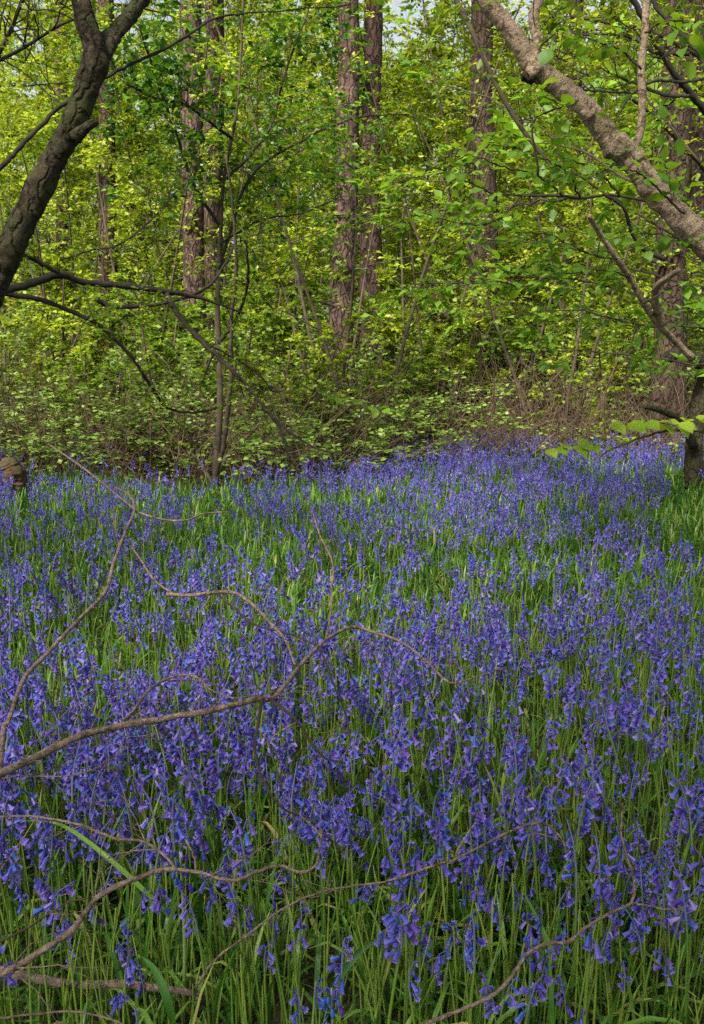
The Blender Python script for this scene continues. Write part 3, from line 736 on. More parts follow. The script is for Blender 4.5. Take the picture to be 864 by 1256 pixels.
def dead_tangle():
    rng = np.random.RandomState(21); n = 3200
    y = 7.9 + rng.rand(n) ** 1.3 * 6; x = rng.uniform(-.5, .5, n) * y * .9
    y = y + np.where(x > 0, .7, -.2)
    S = np.stack([x, y, gz(x, y)], 1); a = rng.rand(n) * 6.283
    D = np.stack([np.cos(a) * .6, np.sin(a) * .6, .5 + rng.rand(n)], 1)
    lv = grow(rng, S, D, .4 + 1.1 * rng.rand(n), .0035 + .003 * rng.rand(n), [dict(K=7, n=2, ang=45, lf=.5, wig=.14, bias=(0, 0, -.08)), dict(K=4, wig=.2)])
    tag(link('dead_stem_tangle', spray_parts(rng, lv, (4, 3)).mesh('dead_stem_tangle', M['deadstem'])), 'tangle of dry brown bramble stems under the bushes', 'dead stems', kind='stuff')
    n = 5500
    y = 7.5 + rng.rand(n) * 6; x = rng.uniform(-.5, .5, n) * y * .95; y += np.interp(x, [-4, -1, 0, 4], [-.5, 0, .9, 1.2])
    C = np.stack([x, y, gz(x, y) + .03 + .22 * rng.rand(n)], 1); D = nrm(np.stack([rng.randn(n), rng.randn(n), rng.randn(n) * .2], 1)); Nn = np.array([0, 0, 1.]) + rng.randn(n, 3) * .35; Nn = nrm(Nn - (Nn * D).sum(-1, keepdims=True) * D)
    V, T = leaf_tris(C, D, Nn, rng.uniform(.04, .09, n), .8)
    tag(link('ground_cover', mk_mesh('ground_cover', V, [T], M['leaf_bramble'], smooth=False)), 'low pale green ground cover at the edge of the brambles', 'ground cover', kind='stuff')
dead_tangle()

# ------------------------------------------------------------------ hero limbs: helpers
def px_path(pts, d0, d1): 
    n = len(pts); return [P(x, y, d0 + (d1 - d0) * k / max(1, n - 1)) for k, (x, y) in enumerate(pts)]
def rpx(rs, d): return [q / F * d for q in rs]
def twigs_on(parent, paths, rng, n, L, r, lev=2, mat='twig_dark', leaves=None, lsize=.05, per=4, bias=(0, 0, 0), ang=55, name='twigs', flat=.8, lname='foliage', full=False):
    """side twigs grown from the given world paths, one stuff part; optional small leaves as a second one"""
    S, D, Ls = [], [], []
    for p in paths:
        p = np.array([list(q) for q in p]); seg = np.linalg.norm(np.diff(p, axis=0), axis=1)
        for _ in range(n):
            k = rng.choice(len(seg), p=seg / seg.sum()); t = rng.rand(); tg = (p[k + 1] - p[k]) / (seg[k] + 1e-9)
            v = rng.randn(3); v[2] *= flat; v -= v.dot(tg) * tg; v /= np.linalg.norm(v) + 1e-9
            a = math.radians(ang) * rng.uniform(.6, 1.2)
            S.append(p[k] + (p[k + 1] - p[k]) * t); D.append(tg * math.cos(a) + v * math.sin(a)); Ls.append(L * rng.uniform(.4, 1.1))
    lvs = [dict(K=7, n=4, t0=.15, ang=45, lf=.5, wig=.16, rf=.6, rmin=.001, bias=bias, flat=.8), dict(K=5, n=3, t0=.1, ang=45, lf=.5, wig=.18, rf=.7, rmin=.0009, flat=.6), dict(K=4, wig=.15)][:lev]
    lv = grow(rng, np.array(S), np.array(D), np.array(Ls), np.full(len(S), r), lvs)
    o = part(name, spray_parts(rng, lv, (5, 3, 3)).mesh(name, M[mat]), parent, 'stuff')
    if leaves:
        A = leaf_anchors(rng, lv[-1][0], per, lsize, .4)
        if full:
            V, T, Q = leaf_full(*A); me = mk_mesh(lname, V, [T, Q], M[leaves])
        else:
            V, T = leaf_tris(*A); me = mk_mesh(lname, V, [T], M[leaves], smooth=False)
        part(lname, me, parent, 'stuff')
    return lv

# ---- leaning mossy tree on the left
d = 3.3
b = P(-185, 860, 3.3); b.z = float(gz(b.x, b.y)) - .03
T1 = root('leaning_tree', b, 'dark mossy tree leaning in from the left edge and forking near the top', 'tree')
tr = [tuple(b)] + [tuple(P(x, y, d)) for x, y in ((-125, 640), (-60, 470), (-18, 370), (8, 315), (35, 258), (62, 205), (88, 155), (108, 105), (119, 72))]
part('trunk', limb_mesh('trunk', tr, rpx([30, 23, 20, 18, 16, 15, 14, 13.5, 14, 15.5], d), M['bark_dark'], sides=28, seg=20, rough=.13, freq=22, rings=.05, knots=((.62, .1, .03), (.8, .08, .02)), seed=1), T1)
l1 = px_path([(120, 80), (113, 48), (104, 22), (98, -8), (92, -60), (70, -150)], d, d)
part('limb', limb_mesh('limb', l1, rpx([13, 12.5, 11.5, 10.5, 9, 6], d), M['bark_dark'], sides=22, seg=16, rough=.2, freq=24, rings=.06, seed=2), T1)
l2 = px_path([(117, 82), (134, 52), (150, 30), (170, 6), (190, -25), (230, -90), (290, -170)], d, d + .5)
part('limb', limb_mesh('limb', l2, rpx([12, 10, 9, 8, 7.5, 6, 4], d), M['bark_dark'], sides=22, seg=16, rough=.3, freq=30, rings=.1, seed=3), T1)
part('broken_stub', limb_mesh('broken_stub', px_path([(92, 168), (105, 157), (119, 149)], d - .04, d - .08), rpx([8, 5.5, 4], d), M['bark_dark'], sides=9, seg=5, rough=.25, freq=30, seed=4), T1)
bA = px_path([(-5, 211), (20, 186), (45, 160), (80, 127), (125, 98), (165, 76), (210, 56), (265, 22), (325, 15), (430, 5)], d - .12, d + .6)
part('branch', limb_mesh('branch', bA, rpx([3.0, 2.8, 2.6, 2.4, 2.2, 2, 1.8, 1.4, 1.0, .8], d), M['twig_dark'], sides=7, seg=6, rough=.1, jitter=.002, seed=5), T1)
bB = px_path([(-8, 78), (30, 58), (70, 33), (95, 22)], d + .3, d + .1)
part('branch', limb_mesh('branch', bB, rpx([2.4, 2, 1.6, 1.2], d), M['twig_dark'], sides=6, seg=6, rough=.1, seed=6), T1)
bC = px_path([(-5, 72), (12, 40), (20, 20), (30, -5)], d + .6, d + .5)
part('branch', limb_mesh('branch', bC, rpx([3, 3, 2.6, 2.2], d), M['twig'], sides=6, seg=6, rough=.1, seed=7), T1)
bD = px_path([(70, -160), (-20, -210), (-120, -230)], d, d + .4); bE = px_path([(230, -90), (300, -160), (420, -230)], d + .4, d + 1.2)
rng = np.random.RandomState(31)
twigs_on(T1, [bB, bC, px_path([(0, 20), (60, 10), (120, -20)], 3.9, 4.1), px_path([(0, 130), (40, 60), (60, -20)], 3.8, 4.2)], rng, 7, .5, .0032, 3, 'twig_dark', 'leaf_yellow', .03, 2)

# ---- low boughs sweeping in from the left
d = 4.6
b = P(-200, 700, d); b.z = float(gz(b.x, b.y)) - .02
T2 = root('hawthorn_tree', b, 'crooked hawthorn whose bare mossy boughs sweep low from the left edge', 'tree')
part('trunk', limb_mesh('trunk', [b] + px_path([(-190, 600), (-150, 480), (-90, 400), (-40, 368), (0, 357)], d, d), rpx([22, 18, 14, 10, 7, 5.5], d), M['bark_dark'], sides=14, seg=8, rough=.15, freq=14, seed=10), T2)
B1 = px_path([(-2, 357), (30, 350), (75, 337), (100, 346), (150, 350), (200, 357), (230, 362), (260, 370), (300, 385)], d, d + .5)
B2 = px_path([(202, 357), (208, 368), (216, 382), (230, 400), (250, 421), (270, 440), (300, 470), (325, 500), (345, 528), (356, 566)], d + .35, d - .2)
B2b = px_path([(322, 500), (350, 525), (380, 546), (408, 555), (432, 553)], d, d - .3)
B2c = px_path([(250, 421), (290, 440), (320, 462), (335, 480), (350, 478)], d + .1, d + .3)
B3 = px_path([(-5, 358), (50, 368), (90, 383), (120, 398), (150, 425), (170, 450), (188, 478), (205, 500), (240, 506), (282, 496)], d + .1, d + .6)
B4 = px_path([(118, 366), (140, 376), (200, 372), (240, 360), (262, 345), (280, 318), (286, 300)], d + .5, d + .8)
B5 = px_path([(77, 338), (60, 328), (40, 318), (22, 312), (8, 316)], d, d - .2)
B6 = px_path([(75, 318), (110, 308), (150, 298), (190, 265), (212, 240), (230, 224)], d + .4, d + .8)
B6b = px_path([(40, 366), (90, 358), (130, 352), (75, 337), (75, 318)], d + .2, d + .4)
for i, (pth, rr) in enumerate(((B1, [5, 5, 4.6, 4, 4, 3.6, 2.6, 1.8, 1]), (B2, [3.8, 3.8, 3.6, 3.2, 3, 2.6, 2.4, 2, 1.6, 1.3]), (B2b, [1.8, 1.6, 1.4, 1.2, 1.2]), (B2c, [1.5, 1.2, 1, .8, .6]),
                               (B3, [3.6, 3.2, 2.8, 2.6, 2.4, 2.2, 2, 2, 1.6, 1.2]), (B4, [3.8, 3.4, 2.6, 2.6, 2, 1.4, 1]), (B5, [3, 2.6, 2.4, 2, 1.6]), (B6, [1.2, 1.4, 1.3, 1.1, .9, .7]))):
    part('bough' if i in (0, 1, 4, 5) else 'branch', limb_mesh('bough', pth, rpx(rr, d), M['twig_dark'], sides=9, seg=8, rough=.18, freq=30, rings=.12, jitter=.0018, seed=11 + i), T2)
rng = np.random.RandomState(32)
twigs_on(T2, [B1, B3, B4, B5, B6, B2], rng, 10, .30, .0024, 3, 'twig_dark', 'leaf_mid', .035, 2, flat=.6)

# ---- slender sapling standing in the bluebells
d = 7.4
b = P(264, 608, d); b.z = float(gz(b.x, b.y)) - .02
T3 = root('sapling', b, 'slender upright sapling rising from the bluebells left of centre', 'tree')
main = [b] + px_path([(266, 560), (270, 500), (269, 440), (267, 380), (269, 330), (271, 285), (275, 220), (290, 140), (296, 60), (300, -30), (305, -120)], d, d + .2)
part('trunk', limb_mesh('trunk', main, rpx([5.5, 4.2, 3.9, 3.7, 3.4, 3, 2.4, 2, 1.6, 1.4, 1.2, .8], d), M['twig'], sides=12, seg=8, rough=.15, freq=16, seed=21), T3)
subs = [([(262, 596), (272, 570), (285, 552), (302, 536), (325, 514)], [4, 3.6, 3, 2.4, 1.6]),
        ([(263, 590), (276, 540), (283, 470), (284, 400), (290, 330), (286, 260), (278, 190)], [3.2, 2.8, 2.6, 2.2, 2, 1.6, 1.2]),
        ([(264, 598), (250, 575), (240, 560), (226, 552)], [3, 2.2, 1.6, 1]),
        ([(269, 420), (285, 400), (295, 380), (304, 350), (304, 320), (300, 290)], [2.4, 2, 2, 1.8, 1.4, 1]),
        ([(269, 330), (300, 232), (325, 200), (360, 178), (430, 146), (500, 140)], [2, 1.8, 1.6, 1.5, 1.2, .8]),
        ([(272, 280), (240, 230), (215, 160), (190, 90), (170, 30)], [2.2, 2, 1.7, 1.4, 1]),
        ([(278, 220), (330, 160), (350, 90), (380, 10)], [2, 1.7, 1.3, 1]),
        ([(285, 170), (230, 130), (190, 120), (150, 100)], [1.8, 1.4, 1.1, .8]),
        ([(270, 300), (320, 270), (370, 262), (420, 240)], [1.6, 1.3, 1, .7])]
SP = []
for i, (pp, rr) in enumerate(subs):
    q = px_path(pp, d, d + (-1) ** i * .7); SP.append(q)
    part('branch', limb_mesh('branch', q, rpx(rr, d), M['twig'] if i < 3 else M['twig_dark'], sides=7, seg=6, rough=.12, jitter=.003, seed=22 + i), T3)
rng = np.random.RandomState(33)
twigs_on(T3, SP[4:] + [main[6:]], rng, 17, .85, .003, 3, 'twig_dark', 'leaf_sapling', .06, 4, flat=.5)
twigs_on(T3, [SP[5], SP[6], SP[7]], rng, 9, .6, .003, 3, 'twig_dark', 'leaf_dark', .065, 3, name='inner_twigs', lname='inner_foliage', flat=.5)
twigs_on(T3, SP[1:4] + [main[3:8]], rng, 6, .45, .003, 2, 'twig_dark', 'leaf_mid', .05, 3, name='lower_twigs', lname='lower_foliage', flat=.5)

# ---- curved mossy trunk at the right edge
d = 7.6
b = P(854, 600, d); b.z = float(gz(b.x, b.y)) - .04
T4 = root('crooked_tree', b, 'squat dark mossy trunk curving up at the right edge with a stubby low bough', 'tree')
part('trunk', limb_mesh('trunk', [b] + px_path([(851, 560), (853, 530), (858, 500), (864, 470), (878, 440), (900, 400), (930, 330), (950, 200), (960, 0), (960, -200)], d, d + .3), rpx([14, 10.5, 9.5, 10, 11.5, 13, 12, 11, 9, 7, 5], d), M['bark_dark'], sides=16, seg=10, rough=.2, freq=11, seed=41), T4)
bo = px_path([(868, 448), (852, 440), (835, 436), (820, 438), (810, 446)], d - .05, d - .3)
part('stubby_bough', limb_mesh('stubby_bough', bo, rpx([11, 8, 7.5, 7, 4], d), M['bark_dark'], sides=12, seg=8, rough=.2, freq=16, seed=42), T4)
bo2 = px_path([(822, 480), (838, 500), (852, 520), (856, 540)], d - .4, d - .1)
part('leaning_root', limb_mesh('leaning_root', px_path([(790, 498), (815, 505), (840, 520), (852, 548)], d - .4, d - .1), rpx([3, 4, 5, 6], d), M['bark_dark'], sides=8, seg=6, rough=.2, freq=16, seed=43), T4)
rng = np.random.RandomState(34)
up = px_path([(930, 330), (880, 230), (800, 140), (720, 90)], d, d - .8); up2 = px_path([(950, 200), (880, 90), (800, 40), (700, 20)], d, d - .5)
for i, q in enumerate((up, up2)): part('branch', limb_mesh('branch', q, rpx([4, 3, 2, 1.2], d), M['twig_dark'], sides=6, seg=6, jitter=.004, seed=44 + i), T4)
twigs_on(T4, [up, up2], rng, 16, .9, .004, 3, 'twig_dark', 'leaf_yellow', .05, 3)

# ---- knotted leaning hazel limb, upper right
d = 4.2
b = P(1015, 800, d); b.z = float(gz(b.x, b.y)) - .03
T5 = root('hazel_tree', b, 'old hazel with a pale knotted limb leaning across the upper right corner', 'tree')
kp = [(1012, 700), (990, 560), (955, 430), (905, 340), (862, 296), (832, 265), (802, 234), (782, 205), (757, 180), (737, 156), (722, 136), (692, 110), (672, 96), (657, 82), (642, 62), (622, 32), (597, 2), (570, -40), (530, -110), (500, -190)]
kr = [34, 28, 24, 21, 19.5, 18, 17, 17, 18, 15, 14.5, 14.5, 15, 17, 14, 12.5, 11.5, 10, 8, 6]
limb = [b] + px_path(kp, d, d)
part('limb', limb_mesh('limb', limb, rpx([q * .80 for q in [40] + kr], d), M['bark_pale'], sides=32, seg=20, rough=.16, freq=20, rings=.08, knots=((.455, .16, .012), (.69, .22, .012), (.36, .10, .012), (.60, .10, .008), (.53, .08, .008)), seed=51), T5)
def knot(px, py, dd, r, seed, dark=False):
    import bmesh
    bm = bmesh.new(); bmesh.ops.create_icosphere(bm, subdivisions=3, radius=1)
    for v in bm.verts:
        c = v.co.copy(); k = 1 + .35 * mnoise.noise(c * 1.8 + Vector((seed, 0, 0))) + .12 * mnoise.noise(c * 6)
        f = max(0, c.dot(Vector((-.2, -1, .1)).normalized())); k *= 1 - .38 * max(0, (f - .72) / .28) + .10 * math.sin(14 * f)
        v.co = c * k * r
    me = bpy.data.meshes.new('knot'); bm.to_mesh(me); bm.free(); me.materials.append(M['bark_pale'] if not dark else M['bark_dark'])
    for p_ in me.polygons: p_.use_smooth = True
    me.transform(Matrix.Translation(P(px, py, dd))); return me
part('knot', knot(655, 84, d - .035, .040, 3), T5); part('knot', knot(758, 182, d - .03, .045, 8), T5)
part('knot', knot(722, 138, d - .03, .032, 5), T5); part('hollow', knot(650, 92, d - .02, .034, 12, True), T5); part('knot', knot(783, 190, d - .04, .028, 15), T5)
s1 = px_path([(652, 66), (660, 52), (656, 36), (655, 18), (661, 0), (668, -40), (690, -120)], d, d + .3)
part('branch', limb_mesh('branch', s1, rpx([6.5, 6.5, 6, 6, 6, 5, 3], d), M['bark_pale'], sides=12, seg=8, rough=.14, freq=24, seed=52), T5)
s2 = px_path([(776, 184), (786, 160), (788, 120), (787, 85), (791, 40), (793, 0), (796, -60), (800, -140)], d + .02, d + .3)
part('branch', limb_mesh('branch', s2, rpx([5.5, 4.6, 4.4, 4.4, 4.6, 4, 3.4, 2], d), M['bark_pale'], sides=10, seg=8, rough=.10, freq=24, seed=53), T5)
s3 = px_path([(530, -60), (560, 0), (582, 45), (607, 100), (632, 145), (657, 180), (679, 206)], d + 1.0, d + .8)
part('branch', limb_mesh('branch', s3, rpx([3.4, 3.2, 3, 2.8, 2.6, 2.4, 1.8], d + 1), M['twig'], sides=8, seg=8, rough=.1, seed=54), T5)
s4 = px_path([(722, 264), (735, 285), (757, 318), (772, 340), (790, 372), (806, 396), (822, 412), (850, 440)], d + .9, d + 1.6)
part('branch', limb_mesh('branch', s4, rpx([2.6, 3.2, 3.6, 4, 4.2, 4.4, 4.6, 5], d + 1), M['bark_pale'], sides=9, seg=8, rough=.14, freq=20, seed=55), T5)
s5 = px_path([(834, 330), (818, 342), (806, 352), (804, 372), (812, 398)], d + 1, d + 1.4)
part('branch', limb_mesh('branch', s5, rpx([3.4, 3.8, 4.4, 5, 5], d + 1), M['bark_pale'], sides=9, seg=8, rough=.16, freq=20, seed=56), T5)
s6 = px_path([(640, 240), (690, 240), (712, 243), (760, 240), (840, 262), (880, 300)], d + .6, d + .9)
part('branch', limb_mesh('branch', s6, rpx([1.2, 1.8, 2, 1.6, 2, 2.4], d + .6), M['twig'], sides=7, seg=8, rough=.14, seed=57), T5)
s7 = px_path([(740, 238), (765, 255), (775, 285), (790, 306), (815, 318)], d + .7, d + 1)
part('branch', limb_mesh('branch', s7, rpx([1.8, 2, 2.4, 2.8, 3], d + .6), M['twig'], sides=7, seg=8, rough=.14, seed=58), T5)
# big hazel leaves on sprays: individual leaves
rng = np.random.RandomState(35)
sl = []
for (pp, da, db) in (([(640, 240), (600, 235), (560, 215), (530, 205)], 4.8, 4.3), ([(690, 240), (660, 215), (620, 205), (580, 190)], 4.7, 4.2), ([(712, 243), (700, 215), (680, 200), (650, 190)], 4.6, 4.2),
                     ([(760, 240), (745, 222), (720, 205), (700, 195)], 4.6, 4.1), ([(840, 262), (810, 235), (790, 215), (770, 208)], 4.1, 3.9), ([(757, 318), (720, 310), (680, 290), (640, 285)], 5.0, 4.6),
                     ([(772, 340), (740, 330), (690, 335), (650, 325)], 5.2, 4.8), ([(660, 215), (655, 150), (690, 130), (668, 118)], 4.1, 3.9), ([(880, 300), (850, 300), (820, 290), (780, 285)], 4.4, 4.0),
                     ([(791, 40), (820, 25), (850, 30), (870, 40)], 4.2, 4.0), ([(787, 85), (760, 60), (730, 50), (700, 40)], 4.3, 4.3), ([(640, 240), (610, 270), (570, 275), (520, 262)], 4.9, 4.5), ([(790, 372), (830, 350), (860, 352), (880, 345)], 5.4, 5.2), ([(700, 320), (650, 350), (610, 345), (560, 352)], 5.4, 5.0)):
    q = px_path(pp, da, db); sl.append(q)
    part('branch', limb_mesh('branch', q, rpx([1.4, 1.1, .9, .6], 4.5), M['twig'], sides=5, seg=6, jitter=.003, seed=60 + len(sl)), T5)
pr, rr_ = [], []
for q in sl:
    p_, r_ = smooth_path(q, [1, 1], seg=4); pr.append(p_[:13])
pr = np.array(pr)
side = []
S, D = [], []
for p_ in pr:
    for _ in range(4):
        k = rng.randint(2, 12); tg = p_[k] - p_[k - 1]; tg /= np.linalg.norm(tg); v = rng.randn(3); v[2] *= .3; v -= v.dot(tg) * tg; v /= np.linalg.norm(v)
        S.append(p_[k]); D.append(tg * .6 + v * .8)
tw = grow(rng, np.array(S), np.array(D), rng.uniform(.12, .35, len(S)), np.full(len(S), .0018), [dict(K=5, wig=.15)])
part('twigs', spray_parts(rng, tw, (4,)).mesh('twigs', M['twig']), T5, 'stuff')
A1 = leaf_anchors(rng, pr, 8, .074, .32); A2 = leaf_anchors(rng, tw[0][0], 4, .07, .32)
C, D_, N_, s_ = [np.concatenate([u, v]) for u, v in zip(A1, A2)]
def leaf_proto(seed, wr):
    z = np.zeros((1, 3)); V, T, Q = leaf_full(z, np.array([[1., 0, 0]]), np.array([[0, 0, 1.]]), np.array([1.]), wr)
    rs = np.random.RandomState(seed); V[1:, 2] += rs.randn(10) * .02; V[:, 2] -= V[:, 0] ** 2 * .12 * (seed % 3)
    return mk_mesh('leaf', V, [T, Q], M['leaf_hazel'])
LP = [leaf_proto(k, .72 + .05 * k) for k in range(5)]
LP_Y = [m_.copy() for m_ in LP]
for m_ in LP_Y: m_.name = 'leaf'; m_.materials[0] = M['leaf_lime']
def put_leaves(parent, C, D_, N_, s_, lim=300, protos=None):
    protos = protos or LP
    base = np.array(parent.location)
    for k in range(min(lim, len(C))):
        S_ = np.cross(N_[k], D_[k])
        m = Matrix(((D_[k][0], S_[0], N_[k][0]), (D_[k][1], S_[1], N_[k][1]), (D_[k][2], S_[2], N_[k][2])))
        o = link('leaf', protos[k % 5], parent, tuple(C[k] - base), m.to_euler(), float(s_[k]))
idx = rng.permutation(len(C)); put_leaves(T5, C[idx], D_[idx], N_[idx], s_[idx], 298)
r2 = idx[298:]
if len(r2):
    V, T, Q = leaf_full(C[r2], D_[r2], N_[r2], s_[r2]); part('foliage', mk_mesh('foliage', V, [T, Q], M['leaf_hazel']), T5, 'stuff')
hs = [px_path(q, a_, b_) for q, a_, b_ in (([(900, 330), (780, 260), (680, 200), (600, 170)], 5.4, 6.2), ([(900, 360), (780, 330), (680, 300), (560, 290)], 5.6, 6.4), ([(900, 400), (800, 400), (700, 380), (600, 390)], 6.2, 6.8),
      ([(712, 243), (640, 250), (560, 260), (460, 250)], 5.2, 6.4), ([(804, 372), (740, 350), (660, 340), (500, 350)], 5.8, 6.6), ([(802, 234), (700, 180), (600, 120), (520, 100)], 4.9, 6.2), ([(860, 200), (800, 130), (740, 80)], 5.6, 6.2), ([(900, 450), (800, 440), (700, 430), (620, 440)], 6.6, 7.2))]
for k, q in enumerate(hs): part('branch', limb_mesh('branch', q, [.009, .007, .005, .003], M['twig'], sides=5, seg=6, jitter=.006, seed=140 + k), T5)
twigs_on(T5, hs, rng, 9, .55, .003, 2, 'twig', 'leaf_hazel', .085, 6, name='spray_twigs', lname='spray_foliage', flat=.35)
twigs_on(T5, [s3, s2[:5], s1[:4], s4], rng, 5, .5, .003, 3, 'twig_dark', 'leaf_mid', .05, 2, name='small_twigs', lname='small_foliage')

# ---- dark slanting branches, top right corner
d = 5.2
b = P(1080, 700, d); b.z = float(gz(b.x, b.y)) - .03
T6 = root('slanting_tree', b, 'tree off the right edge sending dark straight branches into the top right corner', 'tree')
part('trunk', limb_mesh('trunk', [b] + px_path([(1060, 560), (1010, 400), (960, 260), (900, 172), (864, 135)], d, d), rpx([24, 18, 13, 9, 6, 4.5], d), M['bark_dark'], sides=12, seg=8, rough=.12, freq=12, seed=71), T6)
D1 = px_path([(868, 140), (845, 112), (827, 90), (802, 47), (777, 0), (750, -50), (720, -110)], d, d - .3)
D2 = px_path([(890, 185), (864, 78), (845, 52), (822, 28), (803, 4), (790, -30)], d + .05, d + .3)
D3 = px_path([(846, 66), (815, 66), (795, 60), (780, 48), (750, 42), (700, 40), (672, 12)], d - .1, d + .3)
D4 = px_path([(846, 118), (815, 116), (790, 106), (760, 95), (735, 82)], d - .1, d + .2)
D5 = px_path([(870, 95), (840, 100), (800, 100), (780, 112), (765, 130), (755, 150)], d - .3, d - .4)
D6 = px_path([(822, 28), (835, 5), (850, -20)], d + .2, d + .1)
D7 = px_path([(780, 114), (740, 112), (700, 108), (660, 100)], d + .1, d + .3)
for i, (q, rr) in enumerate(((D1, [4, 3.8, 3.6, 3.2, 3, 2.4, 1.6]), (D2, [4, 3.4, 3.2, 3, 2.6, 2]), (D3, [2.6, 2.4, 2.2, 2, 1.8, 1.4, 1]), (D4, [2.2, 2, 1.6, 1.2, .9]), (D5, [1.8, 1.8, 1.5, 1.3, 1, .7]), (D6, [1.6, 1.3, 1]), (D7, [1.3, 1.2, 1, .7]))):
    part('branch', limb_mesh('branch', q, rpx(rr, d), M['twig_dark'], sides=8, seg=7, rough=.08, jitter=.002, seed=72 + i), T6)
rng = np.random.RandomState(36)
twigs_on(T6, [D3, D4, D7, D1[2:], px_path([(720, 60), (690, 80), (660, 30)], d, d)], rng, 11, .42, .003, 3, 'twig_dark', 'leaf_yellow', .035, 1)

# ---- leafy spray over the bluebells, right
d = 5.6
b = P(905, 640, d); b.z = float(gz(b.x, b.y))
T7 = root('hazel_shoot', b, 'thin low hazel shoot with big bright leaves hanging over the bluebells at the right', 'hazel shoot')
q0 = [b] + px_path([(895, 580), (880, 540), (864, 530), (822, 528), (795, 534), (765, 545), (742, 556), (735, 562)], d, d - .2)
part('stem', limb_mesh('stem', q0, rpx([3, 2.6, 2.2, 1.8, 1.5, 1.3, 1.1, .8, .6], d), M['twig'], sides=6, seg=6, jitter=.002, seed=91), T7)
rng = np.random.RandomState(37); CC = []
for (x0, x1, y0, n) in ((742, 838, 518, 16), (668, 742, 546, 13), (835, 868, 512, 5)):
    tw_ = px_path([(x0, y0 + 6), ((x0 + x1) / 2, y0), (x1, y0 + 4)], d - .1, d - .1)
    part('twig', limb_mesh('twig', tw_, [.0018, .0018, .0015], M['twig'], sides=4, seg=5, seed=92), T7)
    p_, _ = smooth_path(tw_, [1, 1], seg=6); CC.append(leaf_anchors(rng, p_[None], n, .11, .3, 0))
A = [np.concatenate([c[k] for c in CC]) for k in range(4)]
A[2] = nrm(A[2] + np.array([0, -.9, .2]))
A[2] = nrm(A[2] - (A[2] * A[1]).sum(-1, keepdims=True) * A[1])
put_leaves(T7, *A, protos=LP_Y)

# ---- low shoot in front of the central pine
b = P(440, 590, 8.4); b.z = float(gz(b.x, b.y))
T8 = root('hazel_shoot', b, 'thin shoot with a flat tier of pale leaves before the central pine', 'hazel shoot')
q0 = [b] + px_path([(446, 540), (442, 500), (450, 494), (480, 505)], 8.4, 8.5)
part('stem', limb_mesh('stem', q0, [.006, .005, .004, .003, .002], M['twig'], sides=6, seg=6, jitter=.003, seed=95), T8)
tw_ = px_path([(395, 480), (430, 490), (460, 500), (495, 508)], 8.5, 8.4); p_, _ = smooth_path(tw_, [1, 1], seg=6)
part('twig', limb_mesh('twig', tw_, [.003, .003, .002], M['twig'], sides=4, seg=5, seed=96), T8)
put_leaves(T8, *leaf_anchors(rng, p_[None], 24, .095, .3, 0))

# ---- loose young trees between the clearing and the thicket (sprays in front of the trunks)
for k, (px, dd, H, mk, lab) in enumerate(((520, 10.6, 4.2, 'leaf_mid', 'airy young hazel with fresh leaves right of the central pines, in front of the brambles'),
                                          (680, 9.6, 4.0, 'leaf_yellow', 'loose bright young hazel in front of the brambles under the knotted limb'),
                                          (350, 12.8, 4.6, 'leaf_mid', 'young hazel between the sapling and the central pine'),
                                          (90, 10.8, 4.2, 'leaf_yellow', 'young hazel with thin grey stems behind the low mossy boughs'),
                                          (755, 11.4, 4.4, 'leaf_mid', 'fresh green young hazel left of the thick ridged pine'),
                                          (188, 11.8, 5.6, 'leaf_yellow', 'tall yellow-green hazel in front of the twin pines'), (605, 10.9, 5.6, 'leaf_yellow', 'tall yellow-green hazel veiling the dark ragged pine'),
                                          (-20, 11.8, 5.2, 'leaf_mid', 'green hazel behind the leaning mossy trunk, nearest of its neighbours'), (445, 9.9, 5.4, 'leaf_yellow', 'tall thin hazel veiling the central pines'), (408, 10.0, 3.4, 'leaf_mid', 'bushy young hazel at the foot of the central pine'), (850, 12.2, 5.2, 'leaf_yellow', 'yellow-green hazel behind the curved mossy trunk'))):
    b = P(px, 500, dd); b.z = float(gz(b.x, dd))
    st, (V, T) = hazel_variant(200 + k, H, 3, .062, (7, 4, 3), 5)
    e = root('hazel_tree', b, lab, 'hazel tree')
    link('stems', st.mesh('stems', M['twig']), e); o = link('foliage', mk_mesh('foliage', V, [T], M[mk], smooth=False), e); o['kind'] = 'stuff'

# ---- unseen beeches added beside and behind the camera, crowns shading the clearing
def shade_canopy(seed):
    rng = np.random.RandomState(seed)
    n = 12; a = np.arange(n) * 2.4 + rng.rand(n) * .5; h = 5.8 + 4.0 * rng.rand(n)
    S = np.stack([np.zeros(n), np.zeros(n), h], 1); D = np.stack([np.cos(a), np.sin(a), .35 + .5 * rng.rand(n)], 1)
    lv = grow(rng, S, D, 3.4 + 1.6 * rng.rand(n), np.full(n, .07), [dict(K=7, n=8, t0=.25, ang=50, lf=.5, wig=.1, flat=.4), dict(K=5, n=6, ang=45, lf=.5, flat=.3), dict(K=4)])
    st = spray_parts(rng, lv, (7, 4, 3)); A = leaf_anchors(rng, lv[2][0], 9, .15, .5)
    return st.mesh('limbs', M['bark_dark']), mk_mesh('crown', *[(V, [T]) for V, T in (leaf_tris(*A),)][0], M['leaf_mid'], smooth=False)
CL, CF = shade_canopy(7)
